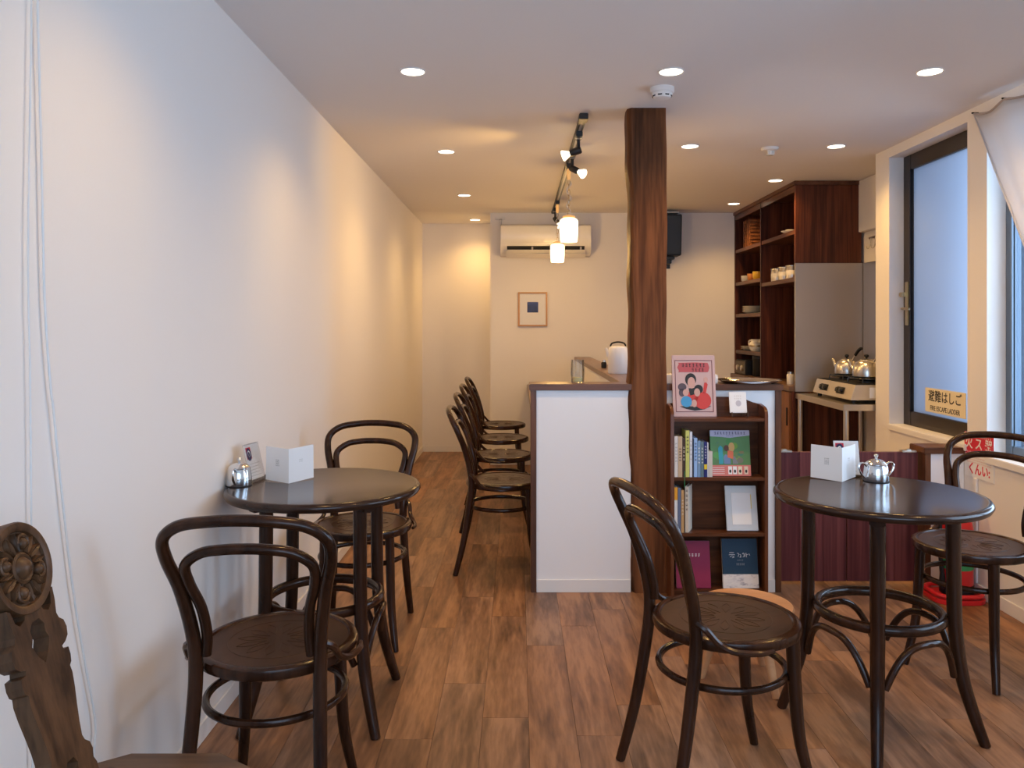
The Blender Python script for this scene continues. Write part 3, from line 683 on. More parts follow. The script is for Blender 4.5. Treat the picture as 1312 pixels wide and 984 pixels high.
# tray, white box on the cap
o = build('serving_tray', MB().lathe([(.0001, .004), (.120, .004), (.132, .010), (.150, .017), (.153, .019), (.150, .020), (.132, .0125), (.120, .0065), (.0001, .0065)], 48, (1.120, 3.868, ZC-.0035)), 'steel')
tag(o, 'round silver serving tray on the walnut cap above the bookcase', 'tray')
t = thing('tissue_box', 'low white paper box behind the pink book on the walnut cap', 'box', (.832, 3.86, ZC+.0003)); build('body', BX(-.125, .125, -.045, .045, 0, .042), 'paper', t, .003); build('slot', BX(-.07, .07, -.012, .012, .042, .0428), 'cream', t)

# glass on the partition cap, items on the ledge
t = thing('drinking_glass', 'clear glass with a little pale liquid on the partition cap', 'glass', (.288, 3.86, ZC+.0003))
build('glass_body', MB().lathe([(.0001, 0), (.027, 0), (.031, .003), (.0335, .05), (.031, .112), (.0298, .112), (.0318, .05), (.029, .007), (.0001, .006)], 28), 'glass', t)
build('drink', MB().lathe([(.0001, .0068), (.0285, .0068), (.0300, .028), (.0001, .028)], 24), colmat('pale_drink', (.85, .66, .30), .2), t)
t = thing('water_pot', 'white round water pot with black handle on the ledge behind the counter', 'pot', (.592, 4.72, .9853))
build('body', MB().lathe([(.0001, 0), (.056, 0), (.060, .006), (.060, .12), (.054, .150), (.046, .160), (.0001, .165)], 32), 'panelwhite', t)
build('handle', MB().tube(spline([(-.046, 0, .158), (-.036, 0, .178), (0, 0, .186), (.036, 0, .178), (.046, 0, .158)], 5), .005, 8), 'blackp', t)
build('spout', MB().tube([(-.056, 0, .10), (-.066, 0, .135), (-.072, 0, .15)], [.012, .009, .006], 8), 'panelwhite', t)
t = thing('condiment_jar', 'small dark jar with lid on the ledge beside the white pot', 'jar', (.575, 5.35, .9853))
build('body', MB().lathe([(.0001, 0), (.017, 0), (.018, .004), (.018, .032), (.013, .040), (.0001, .041)], 20), 'blackp', t); build('lid', MB().lathe([(.014, .040), (.014, .052), (.0001, .053)], 20), 'satin', t)

# ------------------------------------------------------------------ things on the tables
ZT = .7388
def sugar_pot(label, loc, rz):
    t = thing('sugar_pot', label, 'sugar pot', loc, rz, 'silver sugar pots on the round tables')
    build('body', MB().lathe([(.0001, 0), (.040, 0), (.0415, .003), (.040, .030), (.037, .052), (.034, .058), (.0001, .058)], 36), 'steel', t)
    ld = build('lid', MB().lathe([(.036, .0565), (.036, .060), (.030, .066), (.018, .073), (.008, .076), (.0001, .0765)], 36), 'steel', t)
    build('knob', MB().lathe([(.004, .075), (.004, .081), (.007, .084), (.007, .089), (.004, .092), (.0001, .0925)], 16), 'steel', ld)
    for s in (-1, 1):
        build('handle', MB().tube(spline([(s*.034, 0, .050), (s*.046, 0, .062), (s*.060, 0, .060), (s*.064, 0, .046), (s*.054, 0, .026), (s*.039, 0, .012)], 5), [.0032, .0035, .0035, .0035, .003, .003], 8, False, 1.4), 'steel', t)
    build('base', MB().lathe([(.0415, 0), (.0425, -.0002), (.0425, .003), (.0405, .004)], 36), 'blackp', t)
    return t
sp = sugar_pot('silver two-handled sugar pot on the table before the burgundy gates', (1.216, 2.705, ZT), .15)
dup(sp, (-.923, 2.632, ZT), PI/2, 'silver two-handled sugar pot at the wall edge of the wall-side table')
def menu(label, loc, rz, ang, w_):
    t = thing('menu_card', label, 'menu', loc, rz, 'folded white menu cards on the round tables')
    for s in (-1, 1):
        d = Vector((s*math.sin(ang), math.cos(ang), 0)); n = Vector((s*math.cos(ang), -math.sin(ang), 0))
        lean_ = .10
        def F(u, v, q): return d*u*w_+Vector((0, 0, v))+n*(q)+Vector((0, 1, 0))*0
        pg = build('cover' if s < 0 else 'back_cover', MB().prism([(0, 0), (1, .004), (.985, .118), (0, .115)], F, -.0005, .0005), 'paper', t)
        mt = face_mtx(tuple(d*w_*.48+Vector((0, 0, .065))+n*.0006), tuple(d*(1 if s > 0 else -1)), (0, 0, 1))
        for k in range(4 if s < 0 else 2): marks('print', 5 if k % 2 == 0 else 4, .016, .0035, 'acgrey' if s > 0 else 'ink', pg, mt @ Matrix.Translation((0, .009-.006*k, 0)), .0002)
    return t
mn = menu('white folded menu card on the table before the burgundy gates', (1.094, 2.690, ZT), .03, math.radians(48), .106)
dup(mn, (-.768, 2.664, ZT), .227, 'white folded menu card on the wall-side table')
def flyer(label, loc, rz):
    t = thing('flyer_stand', label, 'stand', loc, rz, 'clear flyer stands on the round tables')
    tl = math.radians(14); R_ = Matrix.Rotation(-tl, 4, 'X') @ Matrix.Rotation(PI/2, 4, 'X')
    def G(mb): return mb.xf(R_)
    build('holder', G(BX(-.045, .045, 0, .130, .002, .0035)), 'acrylic', t, .0006); build('holder', G(BX(-.045, .045, 0, .130, -.004, -.0025)), 'acrylic', t, .0006)
    build('foot', BX(-.045, .045, -.006, .022, .0002, .003).box(-.045, .045, -.008, -.005, 0.0002, .012), 'acrylic', t, .0006)
    fl = build('flyer', G(BX(-.042, .042, .008, .126, -.0008, 0)), 'paper', t)
    build('picture', G(MB().prism([(-.036, .078), (-.008, .078), (-.008, .118), (-.036, .118)], lambda u, v, d: (u, v, d), 0, .0004)), 'redink', fl)
    build('picture', G(MB().prism([(-.036+.028*.5+.014*math.cos(a), .094+.022*math.sin(a)) for a in [2*PI*k/20 for k in range(20)]], lambda u, v, d: (u, v, d), 0, .0007)), 'navy', fl)
    build('picture', G(MB().prism([(-.022+.007*math.cos(a), .097+.011*math.sin(a)) for a in [2*PI*k/20 for k in range(20)]], lambda u, v, d: (u, v, d), 0, .0010)), 'paper', fl)
    build('picture', G(MB().prism([(-.023+.0045*math.cos(a), .095+.008*math.sin(a)) for a in [2*PI*k/20 for k in range(20)]], lambda u, v, d: (u, v, d), 0, .0013)), 'navy', fl)
    for k in range(5): build('text_line', G(BX(-.034, .03-.008*(k % 2), .060-.010*k, .0615-.010*k, 0, .0003)), 'acgrey', fl)
    return t
fs_ = flyer('clear flyer stand behind the menu card before the burgundy gates', (1.150, 2.775, ZT), -.12)
dup(fs_, (-.886, 2.715, ZT), math.radians(78), 'clear flyer stand beside the menu card on the wall-side table')

# ------------------------------------------------------------------ ceiling: downlights, detectors, track and pendants
def spot(name, loc, power, angle, blend, color, parent, rot=(0, 0, 0), r=.04):
    d = bpy.data.lights.new(name, 'SPOT'); d.energy = power; d.spot_size = math.radians(angle); d.spot_blend = blend; d.color = color; d.shadow_soft_size = r
    o = bpy.data.objects.new(name, d); COL.objects.link(o); o.location = loc; o.rotation_euler = rot; o.parent = parent
    return o
spots = [(-.428, 1.75, 'above the carved chair'), (-.428, 3.23, 'above the far chair of the wall-side table'), (-.426, 4.71, 'beside the first two bar counter chairs'),
         (-.426, 6.28, 'beside the last two bar counter chairs'), (-.42, 7.72, 'in the alcove beside the air conditioner wall'),
         (1.67, 1.75, 'inside the curtained window'), (1.67, 3.23, 'above the chair by the fire extinguisher'), (1.825, 4.57, 'next to the frosted window end of the kitchen'),
         (1.822, 5.64, 'in front of the shelf unit corner by the steel splashback'), (1.816, 6.71, 'in front of the shelf unit end by the back wall'),
         (.620, 3.23, 'next to the white smoke detector'), (.985, 4.57, 'between the timber post and the small cream sensor'), (.620, 1.75, 'over the entrance end of the room')]
first = None
for (x, y, where) in spots:
    t = thing('downlight', 'round recessed warm downlight '+where, 'light', (x, y, H), 0, 'round recessed ceiling downlights')
    if first is None:
        a = MB().lathe([(.048, -.0005), (.053, -.0005), (.053, -.004), (.050, -.006), (.046, -.004), (.046, -.0005)], 36)
        b_ = MB().lathe([(.0001, -.002), (.046, -.002), (.046, -.0005), (.0001, -.0005)], 36)
        o1 = build('trim_ring', a, 'trim', t); o2 = build('diffuser', b_, 'lamp', t); first = (o1.data, o2.data)
    else:
        for n_, me in zip(('trim_ring', 'diffuser'), first):
            q = bpy.data.objects.new(n_, me); COL.objects.link(q); q.parent = t
    spot('downlight_beam', (0, 0, -.012), P_DOWN*(.8 if y < 2 or y > 7 else 1.0), 135, .95, WARM, t)
def detector(loc, s, label):
    t = thing('smoke_detector', label, 'detector', loc, 0)
    b_ = build('base', MB().lathe([(.0001, 0), (.052*s, 0), (.052*s, -.020*s), (.048*s, -.024*s), (.0001, -.024*s)], 32), 'trim', t)
    hd = build('head', MB().lathe([(.044*s, -.024*s), (.044*s, -.030*s), (.036*s, -.044*s), (.024*s, -.048*s), (.0001, -.048*s)], 32), 'trim', t)
    for k in range(8):
        a = 2*PI*k/8+.39
        build('vent_slot', BX(-.009*s, .009*s, -.002, .002, -.0025*s, .0025*s).xf(Matrix.Rotation(a, 4, 'Z') @ Matrix.Translation((0, -.0405*s, -.036*s)) @ Matrix.Rotation(math.radians(-35), 4, 'X')), 'ink', hd)
detector((.625, 3.46, H), 1.0, 'white round smoke detector in front of the timber post')
t = thing('ceiling_sensor', 'small cream ceiling sensor with three prongs over the kitchen', 'sensor', (1.46, 4.62, H), 0)
build('base', MB().lathe([(.0001, 0), (.050, 0), (.050, -.008), (.044, -.016), (.020, -.020), (.0001, -.020)], 28), 'trim', t)
build('core', MB().lathe([(.0001, -.018), (.016, -.018), (.016, -.040), (.0001, -.040)], 18), 'porcelain', t)
for k in range(3):
    a = 2*PI*k/3+.3; build('prong', BX(-.003, .003, .014, .026, -.042, -.018).xf(Matrix.Rotation(a, 4, 'Z')), 'porcelain', t)
build('cap', MB().lathe([(.0001, -.040), (.021, -.040), (.021, -.044), (.0001, -.044)], 18), 'porcelain', t)

XT = .318
t = thing('light_track', 'black ceiling light track running above the bar counter', 'light track', (XT, 5.5, H))
build('rail', BX(-.0175, .0175, -1.60, 1.66, -.020, 0), 'black', t, .002); build('end_cap', BX(-.022, .022, -1.64, -1.56, -.030, 0), 'black', t, .003); build('end_cap', BX(-.020, .020, 1.62, 1.68, -.022, 0), 'black', t, .003)
build('slot', BX(-.006, .006, -1.55, 1.60, -.0205, -.0195), 'acgrey', t)
def track_spot(y, ang_dir, tilt, label, power, adapter=True):
    t = thing('track_spotlight', label, 'spotlight', (XT, y, H-.02), 0, 'spotlights on the ceiling track')
    build('adapter', BX(-.017, .017, -.05, .05, -.030, 0), 'black', t, .004); build('adapter_band', BX(-.0175, .0175, -.012, .012, -.0305, -.02), 'acgrey', t)
    build('arm', MB().tube([(0, .02, -.03), (0, .02, -.085)], .009, 10), 'black', t)
    m = Matrix.Translation((0, .02, -.088)) @ Matrix.Rotation(ang_dir, 4, 'Z') @ Matrix.Rotation(-tilt, 4, 'Y') @ Matrix.Rotation(PI, 4, 'X') @ Matrix.Scale(.72, 4)
    hd = build('socket', MB().lathe([(.0001, -.020), (.022, -.020), (.027, -.010), (.027, .055), (.022, .066), (.0001, .066)], 20).xf(m), 'black', t)
    bl = build('bulb', MB().lathe([(.016, .064), (.020, .075), (.037, .110), (.040, .120), (.036, .126), (.0001, .130)], 24).xf(m), 'bulb', t)
    d = m.to_3x3() @ Vector((0, 0, 1)); q = d.to_track_quat('-Z', 'Y')
    s = spot('spot_beam', tuple(m @ Vector((0, 0, .150))), power, 100, 1.0, WARM, t, q.to_euler(), .03)
track_spot(4.18, math.radians(165), math.radians(74), 'black track spotlight turned towards the bare white wall', 24)
track_spot(4.66, math.radians(-35), math.radians(62), 'black track spotlight turned towards the kitchen', 30)
track_spot(6.85, math.radians(-20), math.radians(35), 'black track spotlight at the far end beside the air conditioner', 10)
def pendant(label, loc, drop):
    t = thing('pendant_lamp', label, 'lamp', loc, 0, 'milk glass pendants above the bar counter')
    build('plug', BX(-.016, .016, -.045, .045, -.028, 0), 'black', t, .003); build('plug_stem', MB().lathe([(.012, -.028), (.013, -.05), (.011, -.085), (.006, -.095), (.0001, -.096)], 16), 'amber', t)
    top, bot = -.095, -drop+.085
    n = int((top-bot)/.030); mb = MB()
    for k in range(n):
        z = top-(k+.5)*(top-bot)/n; lk = []
        for q in range(14):
            a = 2*PI*q/14; u, v = .0072*math.cos(a), .0195*math.sin(a)
            lk.append((u, 0, z+v) if k % 2 == 0 else (0, u, z+v))
        mb.tube(lk, .0019, 6, True)
    build('chain', mb, 'brass', t)
    n = 8; pts = [(.016*math.sin(k*1.9)*(1 if 0 < k < n else 0), .006*math.cos(k*1.4), top+(bot-top)*k/n) for k in range(n+1)]
    build('cable', MB().tube(spline(pts, 5), .0028, 7), 'cord', t)
    build('collar', MB().lathe([(.0001, -drop+.090), (.010, -drop+.090), (.036, -drop+.082), (.040, -drop+.078), (.040, -drop+.068), (.0001, -drop+.068)], 28), 'amber', t)
    build('shade', MB().lathe([(.036, -drop+.069), (.050, -drop+.062), (.058, -drop+.050), (.058, -drop-.020), (.054, -drop-.070), (.051, -drop-.080), (.0001, -drop-.078)], 36), 'shade', t)
    d = bpy.data.lights.new('pendant_glow', 'POINT'); d.energy = 9.0; d.color = WARM; d.shadow_soft_size = .05
    o = bpy.data.objects.new('pendant_glow', d); COL.objects.link(o); o.parent = t; o.location = (0, 0, -drop-.15)
pendant('chain-hung milk glass pendant nearer the timber post', (XT, 5.00, H-.02), .405)
pendant('chain-hung milk glass pendant nearer the air conditioner', (XT, 6.46, H-.02), .415)

# ------------------------------------------------------------------ back wall: air conditioner, picture, speaker
t = thing('air_conditioner', 'white wall air conditioner with open louvre on the back wall', 'air conditioner', (.245, YB, 1.89))
prof = [(0, .02), (0, .285), (-.150, .285), (-.175, .278), (-.195, .255), (-.200, .20), (-.198, .115), (-.175, .060), (-.130, .018), (-.04, .0)]
build('body', MB().prism(prof, lambda u, v, d: (d, u, v), -.405, .405), 'acwhite', t, .006)
build('front_panel', MB().prism([(-.199, .115), (-.204, .122), (-.206, .20), (-.202, .255), (-.196, .268), (-.19, .255)], lambda u, v, d: (d, u, v), -.400, .400), 'acwhite', t, .001)
build('outlet', MB().prism([(-.1905, .088), (-.150, .030), (-.146, .033), (-.1865, .091)], lambda u, v, d: (d, u, v), -.345, .345).xf(Matrix.Translation((0, -.004, -.002))), 'ink', t)
for k in range(3): build('divider', BX(-.008, .008, -.186, -.168, .045, .082).xf(Matrix.Translation((-.12+.12*k*1.8, -.006, 0))), 'acgrey', t)
build('louvre', MB().prism([(-.222, .048), (-.218, .054), (-.150, .016), (-.154, .010)], lambda u, v, d: (d, u, v), -.350, .350), 'acwhite', t, .001)
build('louvre', MB().prism([(-.214, .016), (-.210, .021), (-.130, -.008), (-.133, -.013)], lambda u, v, d: (d, u, v), -.352, .352), 'acwhite', t, .001)
marks('maker_mark', 5, .055, .012, 'acgrey', t, face_mtx((-.33, -.2005, .128), (1, 0, 0), (0, 0, 1)))
build('display', BX(.335, .375, -.2035, -.199, .125, .150), 'porcelain', t)
t = thing('pipe_cover', 'small grey pipe stub on the back wall above the air conditioner', 'pipe', (-.17, YB, 2.25))
build('bracket', BX(-.04, .05, -.03, 0, -.012, .012), 'cord', t, .003); build('pipe', MB().tube([(.01, -.02, -.01), (.012, -.02, -.06), (.015, -.015, -.085)], .008, 8), 'cord', t); build('collar', MB().lathe([(.013, -.018), (.013, -.008), (.009, -.006)], 12, (.01, -.02, 0)), 'acgrey', t)
t = thing('framed_picture', 'small pine framed picture with a dark blue square on the back wall', 'picture', (.132, YB, 1.42))
mb = MB()
for a in ((-.133, .133, .142, .156), (-.133, .133, -.156, -.142), (-.133, -.119, -.142, .142), (.119, .133, -.142, .142)): mb.box(a[0], a[1], -.022, -.001, a[2], a[3])
build('frame', mb, 'pine', t, .001); build('mount', BX(-.119, .119, -.012, -.002, -.142, .142), 'paper', t)
pm = wood('blue_print', (.010, .012, .05), (.05, .08, .26), 'X', 9, .6, .5, 0, 0, 0); build('print', BX(-.050, .050, -.0135, -.012, -.03, .066), pm, t)
build('glazing', BX(-.119, .119, -.017, -.0155, -.142, .142), 'glazing', t)
t = thing('loudspeaker', 'black loudspeaker on a wall bracket beside the timber post', 'speaker', (1.34, YB, 2.07))
sm = Matrix.Translation((0, -.16, 0)) @ Matrix.Rotation(math.radians(6), 4, 'X')
build('cabinet', MB().prism([(-.10, -.17), (.10, -.19), (.10, .19), (-.10, .19)], lambda u, v, d: (d, u, v), -.10, .10).xf(sm), 'blackp', t, .006)
build('grille', BX(-.09, .09, -.106, -.100, -.16, .18).xf(sm), 'black', t, .003); build('bracket', BX(-.03, .03, -.16, 0, -.245, -.195).box(-.045, .045, -.012, 0, -.28, -.16).box(-.02, .05, -.2, -.06, -.21, -.185), 'black', t, .003)
build('top_plate', BX(-.11, .09, -.2, 0, .203, .215), 'cord', t, .003)

# ------------------------------------------------------------------ kitchen: shelf unit, cabinet, steel panel, stove
XS, YS0, YS1 = 1.972, 5.690, 7.262
t = thing('shelf_unit', 'tall dark rosewood shelf unit reaching the kitchen ceiling', 'shelf', (2.2, 6.5, 0))
def PK(n, mb, m, bev=.0015): return build(n, mb.xf(Matrix.Translation((-2.2, -6.5, 0))), m, t, bev)
PK('end_panel', BX(XS, 2.44, 5.660, YS0, 1.715, H-.03), 'rosez')
PK('end_panel', BX(XS, 2.44, YS1-.028, YS1, .84, H-.03), 'rosez')
PK('divider', BX(XS, 2.42, 6.468, 6.492, .84, H-.03), 'rosez')
PK('back_panel', BX(2.42, 2.44, YS0, YS1-.028, .84, H-.03), 'rosez')
PK('cornice', BX(XS-.012, 2.44, 5.650, YS1, H-.03, H-.001), 'shelfwood', .003)
PK('fascia', BX(XS, XS+.02, YS0, YS1, H-.075, H-.03), 'shelfwood')
for z in (1.955, 1.660, 1.375, 1.050): PK('shelf', BX(XS+.004, 2.42, 6.492, YS1-.028, z-.030, z), 'shelfwood')
for z in (1.955, 1.615): PK('shelf', BX(XS+.004, 2.42, YS0, 6.468, z-.030, z), 'shelfwood')
mt = colmat('slate_mat', (.06, .075, .10))
for z in (1.375, 1.050): PK('shelf_mat', BX(XS+.03, 2.38, 6.52, 7.2, z, z+.004), mt, 0)
t = thing('base_cabinet', 'orange brown base cabinet under the rosewood shelf unit', 'cabinet', (2.2, 6.5, 0))
PK('body', BX(1.955, 2.44, YS0, YS1, .05, .80), 'rosez'); PK('worktop', BX(1.935, 2.44, YS0, YS1, .80, .838), 'capy', .003); PK('plinth', BX(1.99, 2.44, YS0, YS1, 0, .05), 'blackp')
for k in range(3):
    a = YS0+.006+k*.51; d = PK('door', BX(1.937, 1.955, a, a+.502, .06, .79), 'orangedoor'); build('handle', BX(1.930-2.2, 1.9375-2.2, a+.03-6.5, a+.045-6.5, .55, .68), 'blackp', d, .002)
t = thing('steel_splashback', 'brushed steel splashback behind the gas stove', 'splashback', (2.2, 5.7, 0))
def PK2(n, mb, m, bev=.001): return build(n, mb.xf(Matrix.Translation((-2.2, -5.7, 0))), m, t, bev)
PK2('back_sheet', BX(1.972, 2.457, 5.662, 5.688, .80, 1.714), 'brushed')
PK2('lower_board', BX(1.972, 2.457, 5.665, 5.688, 0, .80), 'rosez')
o = build('steel_side_panel', BX(-.004, .004, -.41, .415, -.457, .457), 'brushed', None, .001, loc=(2.4545, 5.24, 1.257)); tag(o, 'brushed steel wall sheet beside the kettles', 'splashback')
t = thing('wall_cupboard', 'white wall cupboard beside the rosewood shelf unit', 'cupboard', (2.44, 5.3, 1.93)); build('body', BX(-.012, .018, -.45, .385, .002, .368), 'panelwhite', t, .002); build('door', BX(-.020, -.012, -.448, .383, .004, .366), 'panelwhite', t, .001)
t = thing('hook_rail', 'steel hook rail below the white wall cupboard', 'hooks', (2.458, 5.45, 1.88)); build('rail', BX(-.006, 0, -.10, .12, -.008, .008), 'satin', t, .001)
for k in range(3): build('hook', MB().tube(spline([(-.008, -.06+.07*k, .004), (-.012, -.06+.07*k, -.04), (-.018, -.06+.07*k, -.07), (-.034, -.06+.07*k, -.075), (-.040, -.06+.07*k, -.055)], 4), .003, 7), 'satin', t)
t = thing('steel_table', 'stainless steel work table carrying the gas stove', 'table', (2.21, 5.25, 0))
build('top', BX(-.24, .238, -.43, .408, .752, .790), 'satin', t, .003)
for sx, sy in ((-.215, -.405), (-.215, .385), (.21, -.405), (.21, .385)): build('leg', MB().tube([(sx, sy, .752), (sx, sy, .02)], .0165, 14), 'satin', t); build('foot', MB().lathe([(.018, 0), (.020, .004), (.0165, .025)], 14, (sx, sy, 0)), 'blackp', t)
build('under_shelf', BX(-.22, .22, -.41, .39, .16, .18), 'satin', t, .002)
# stove (front faces -X)
t = thing('gas_stove', 'two burner steel gas stove on the stainless table', 'stove', (2.225, 5.19, .7903))
sg = plain('stove_enamel', (.62, .56, .47), .35, .6)
build('body', MB().prism([(-.195, .022), (.20, .022), (.20, .115), (-.165, .115)], lambda u, v, d: (u, d, v), -.33, .30), sg, t, .003)
for sx in (-.16, .16):
    for sy in (-.29, .26): build('foot', MB().lathe([(.014, 0), (.014, .023)], 12, (sx, sy, 0)), 'blackp', t)
build('top_plate', BX(-.160, .20, -.325, .295, .115, .120), 'blackp', t, .001)
build('label_sheet', BX(-.08, .12, -.3315, -.3302, .035, .10), 'paper', t)
fu = Vector((.03, 0, .093)).normalized(); fm_ = face_mtx((-.180, 0, .0685), (0, -1, 0), tuple(fu))
for k, yy in enumerate((-.14, .13)):
    wdw = build('control_panel', BX(-.060, .060, -.022, .022, 0, .002).xf(fm_ @ Matrix.Translation((-yy, 0, .0005))), 'blackp', t)
    for dx in (-.03, .022): build('knob', MB().lathe([(.016, 0), (.015, .018), (.0001, .019)], 16, (dx-yy, 0, .002)).xf(fm_), 'black', wdw)
for yy in (-.16, .14):
    g = build('burner', MB().lathe([(.055, .118), (.055, .130), (.045, .136), (.0001, .136)], 24, (-.04+.02, yy, 0)), 'black', t)
    gr = MB().tube([(-.02+.10*math.cos(2*PI*q/24), yy+.10*math.sin(2*PI*q/24), .145) for q in range(24)], .005, 6, True)
    for q in range(5):
        a = 2*PI*q/5+.3; gr.box(.045, .115, -.004, .004, .120, .152) if False else gr.tube([(-.02+.04*math.cos(a), yy+.04*math.sin(a), .149), (-.02+.11*math.cos(a), yy+.11*math.sin(a), .149), (-.02+.115*math.cos(a), yy+.115*math.sin(a), .120)], .0045, 6)
    build('pot_grate', gr, 'black', t)
def kettle(label, loc, rz, s):
    t = thing('kettle', label, 'kettle', loc, rz, 'steel kettles on the gas stove')
    t.scale = (s, s, s)
    build('body', MB().lathe([(.0001, 0), (.075, 0), (.082, .006), (.083, .03), (.078, .065), (.064, .090), (.045, .102), (.040, .103), (.0001, .103)], 36), 'satin', t)
    ld = build('lid', MB().lathe([(.042, .102), (.040, .108), (.025, .114), (.0001, .116)], 28), 'satin', t)
    build('lid_knob', MB().lathe([(.006, .115), (.007, .122), (.014, .127), (.014, .139), (.008, .143), (.0001, .144)], 16), 'blackp', ld)
    build('spout', MB().tube(spline([(-.070, 0, .040), (-.098, 0, .062), (-.112, 0, .092), (-.126, 0, .104)], 4), [.018, .013, .009, .007], 10), 'satin', t)
    hd = build('handle_bracket', MB().tube(spline([(.045, 0, .096), (.062, 0, .125), (.078, 0, .150)], 4), .0055, 8), 'satin', t)
    build('grip', MB().tube(spline([(.070, 0, .138), (.092, 0, .168), (.112, 0, .186), (.128, 0, .190)], 4), [.010, .012, .012, .009], 10), 'blackp', hd)
kettle('steel kettle on the stove burner next to the splashback', (2.200, 5.33, .9445), math.radians(-60), .92)
kettle('steel kettle on the stove burner next to the window wall', (2.200, 5.03, .9445), math.radians(-50), 1.0)

# crockery on the shelves
KG = 'crockery on the kitchen shelves'
def cup(loc, r, hgt, col, label, grp=KG):
    t = thing('cup', label, 'cup', loc, 1.2, grp); m = col if isinstance(col, str) else colmat('glaze', col, .25)
    build('body', MB().lathe([(.0001, 0), (r*.7, 0), (r*.95, hgt*.25), (r, hgt), (r-.003, hgt), (r*.9, hgt*.25), (.0001, .005)], 24), m, t)
    build('handle', MB().tube(spline([(r*.93, 0, hgt*.85), (r*1.45, 0, hgt*.8), (r*1.5, 0, hgt*.45), (r*.95, 0, hgt*.25)], 4), .0035, 7), m, t)
cup((2.03, 7.12, 1.6604), .036, .055, (.55, .56, .58), 'grey cup on the shelf with the yellow cup')
cup((2.03, 6.93, 1.6604), .036, .060, (.52, .20, .05), 'orange cup on the shelf with the yellow cup')
cup((2.03, 6.75, 1.6604), .042, .068, (.80, .50, .04), 'yellow cup on the kitchen shelf')
cup((2.14, 7.14, 1.6604), .030, .028, (.75, .70, .6), 'low white cup at the shelf end by the back wall')
for k, y in enumerate((6.24, 6.07, 5.90)):
    t = thing('metal_can', ('pale metal can next to the shelf divider', 'middle pale metal can of three on the kitchen shelf', 'pale metal can next to the shelf end by the splashback')[k], 'can', (2.03, y, 1.6154), 0, 'pale metal cans on the kitchen shelf')
    build('body', MB().lathe([(.0001, 0), (.046, 0), (.047, .003), (.047, .090), (.045, .094), (.0001, .094)], 28), 'satin', t); build('rim', MB().lathe([(.044, .092), (.048, .092), (.048, .099), (.044, .099)], 28), 'satin', t)
    build('wrap', MB().lathe([(.0474, .03), (.0478, .032), (.0478, .060), (.0474, .062)], 28), 'porcelain', t)
t = thing('saucer_stack', 'small white dish on the topmost shelf of the near bay', 'dish', (2.03, 5.95, 1.9554)); build('dish', MB().lathe([(.0001, 0), (.03, 0), (.065, .018), (.066, .020), (.03, .004), (.0001, .003)], 28), 'porcelain', t); build('cup', MB().lathe([(.02, .003), (.034, .03), (.032, .03), (.0001, .006)], 20), 'porcelain', t)
for k in range(6):
    tag(build('plate', MB().lathe([(.0001, 0), (.055, 0), (.098, .012), (.100, .014), (.055, .003), (.0001, .003)], 32, (2.09, 7.07, 1.3796+k*.0100)), 'porcelain'), 'white plate in the stack on the kitchen shelf', 'plate', 'stacked plates on the kitchen shelf')
for k in range(3):
    tag(build('saucer', MB().lathe([(.0001, 0), (.05, 0), (.085, .012), (.087, .014), (.05, .003), (.0001, .003)], 32, (2.07, 7.09, 1.0546+k*.0100)), 'porcelain'), 'white saucer in the low stack beside the cream jug', 'saucer', 'stacked saucers on the kitchen shelf')
t = thing('milk_jug', 'cream and gold milk jug on the kitchen shelf', 'jug', (2.05, 6.86, 1.0546), 2.0); build('body', MB().lathe([(.0001, 0), (.045, 0), (.062, .03), (.060, .060), (.040, .085), (.044, .098), (.041, .098), (.0001, .02)], 28), 'porcelain', t)
build('handle', MB().tube(spline([(.045, 0, .088), (.085, 0, .085), (.090, 0, .05), (.058, 0, .025)], 4), .006, 8), 'porcelain', t); build('spout', MB().tube([(-.040, 0, .07), (-.065, 0, .095), (-.078, 0, .108)], [.018, .012, .006], 8), 'porcelain', t); build('gold_band', MB().lathe([(.0622, .034), (.0635, .04), (.0625, .048)], 28), 'brass', t)
t = thing('woven_basket', 'brown woven basket on the top shelf by the back wall', 'basket', (2.08, 6.98, 1.9554))
mb = MB(); wm = wood('basket_weave', (.09, .03, .012), (.26, .10, .04), 'Y', 30, .4, .5, 0, 0, .1)
for k in range(8): build('woven_row', BX(-.075+(k % 2)*.004, .075-(k % 2)*.004, -.10+(k % 2)*.004, .10-(k % 2)*.004, k*.030, k*.030+.028), wm, t, .006)
for sx in (-.077, .077):
    for k in range(4): build('stake', BX(sx-.004, sx+.004, -.09+k*.055, -.075+k*.055, 0, .24), wm, t)
t = thing('radio', 'small black radio with two round dials on the kitchen worktop', 'radio', (2.04, 7.05, .8385)); build('case', BX(-.07, .07, -.16, .16, 0, .13), 'blackp', t, .006)
build('face', BX(-.076, -.070, -.15, .15, .01, .12), colmat('radio_face', (.10, .085, .065)), t, .001)
for y in (-.07, .06): build('dial', MB().lathe([(.026, 0), (.026, -.010), (.020, -.016), (.0001, -.017)], 20, (-.076, y, .06), 'X'), 'satin', t)
t = thing('dark_canister', 'dark canister beside the radio on the kitchen worktop', 'canister', (2.06, 6.80, .8385)); build('body', MB().lathe([(.0001, 0), (.055, 0), (.057, .004), (.057, .150), (.0001, .150)], 24), 'blackp', t); build('lid', MB().lathe([(.058, .150), (.058, .172), (.03, .178), (.0001, .179)], 24), 'black', t)
t = thing('white_jar', 'small white jar on the worktop beside the splashback', 'jar', (2.00, 5.85, .8385)); build('body', MB().lathe([(.0001, 0), (.025, 0), (.026, .004), (.026, .07), (.020, .08), (.0001, .08)], 20), 'porcelain', t); build('lid', MB().lathe([(.022, .079), (.022, .092), (.0001, .093)], 20), 'satin', t)

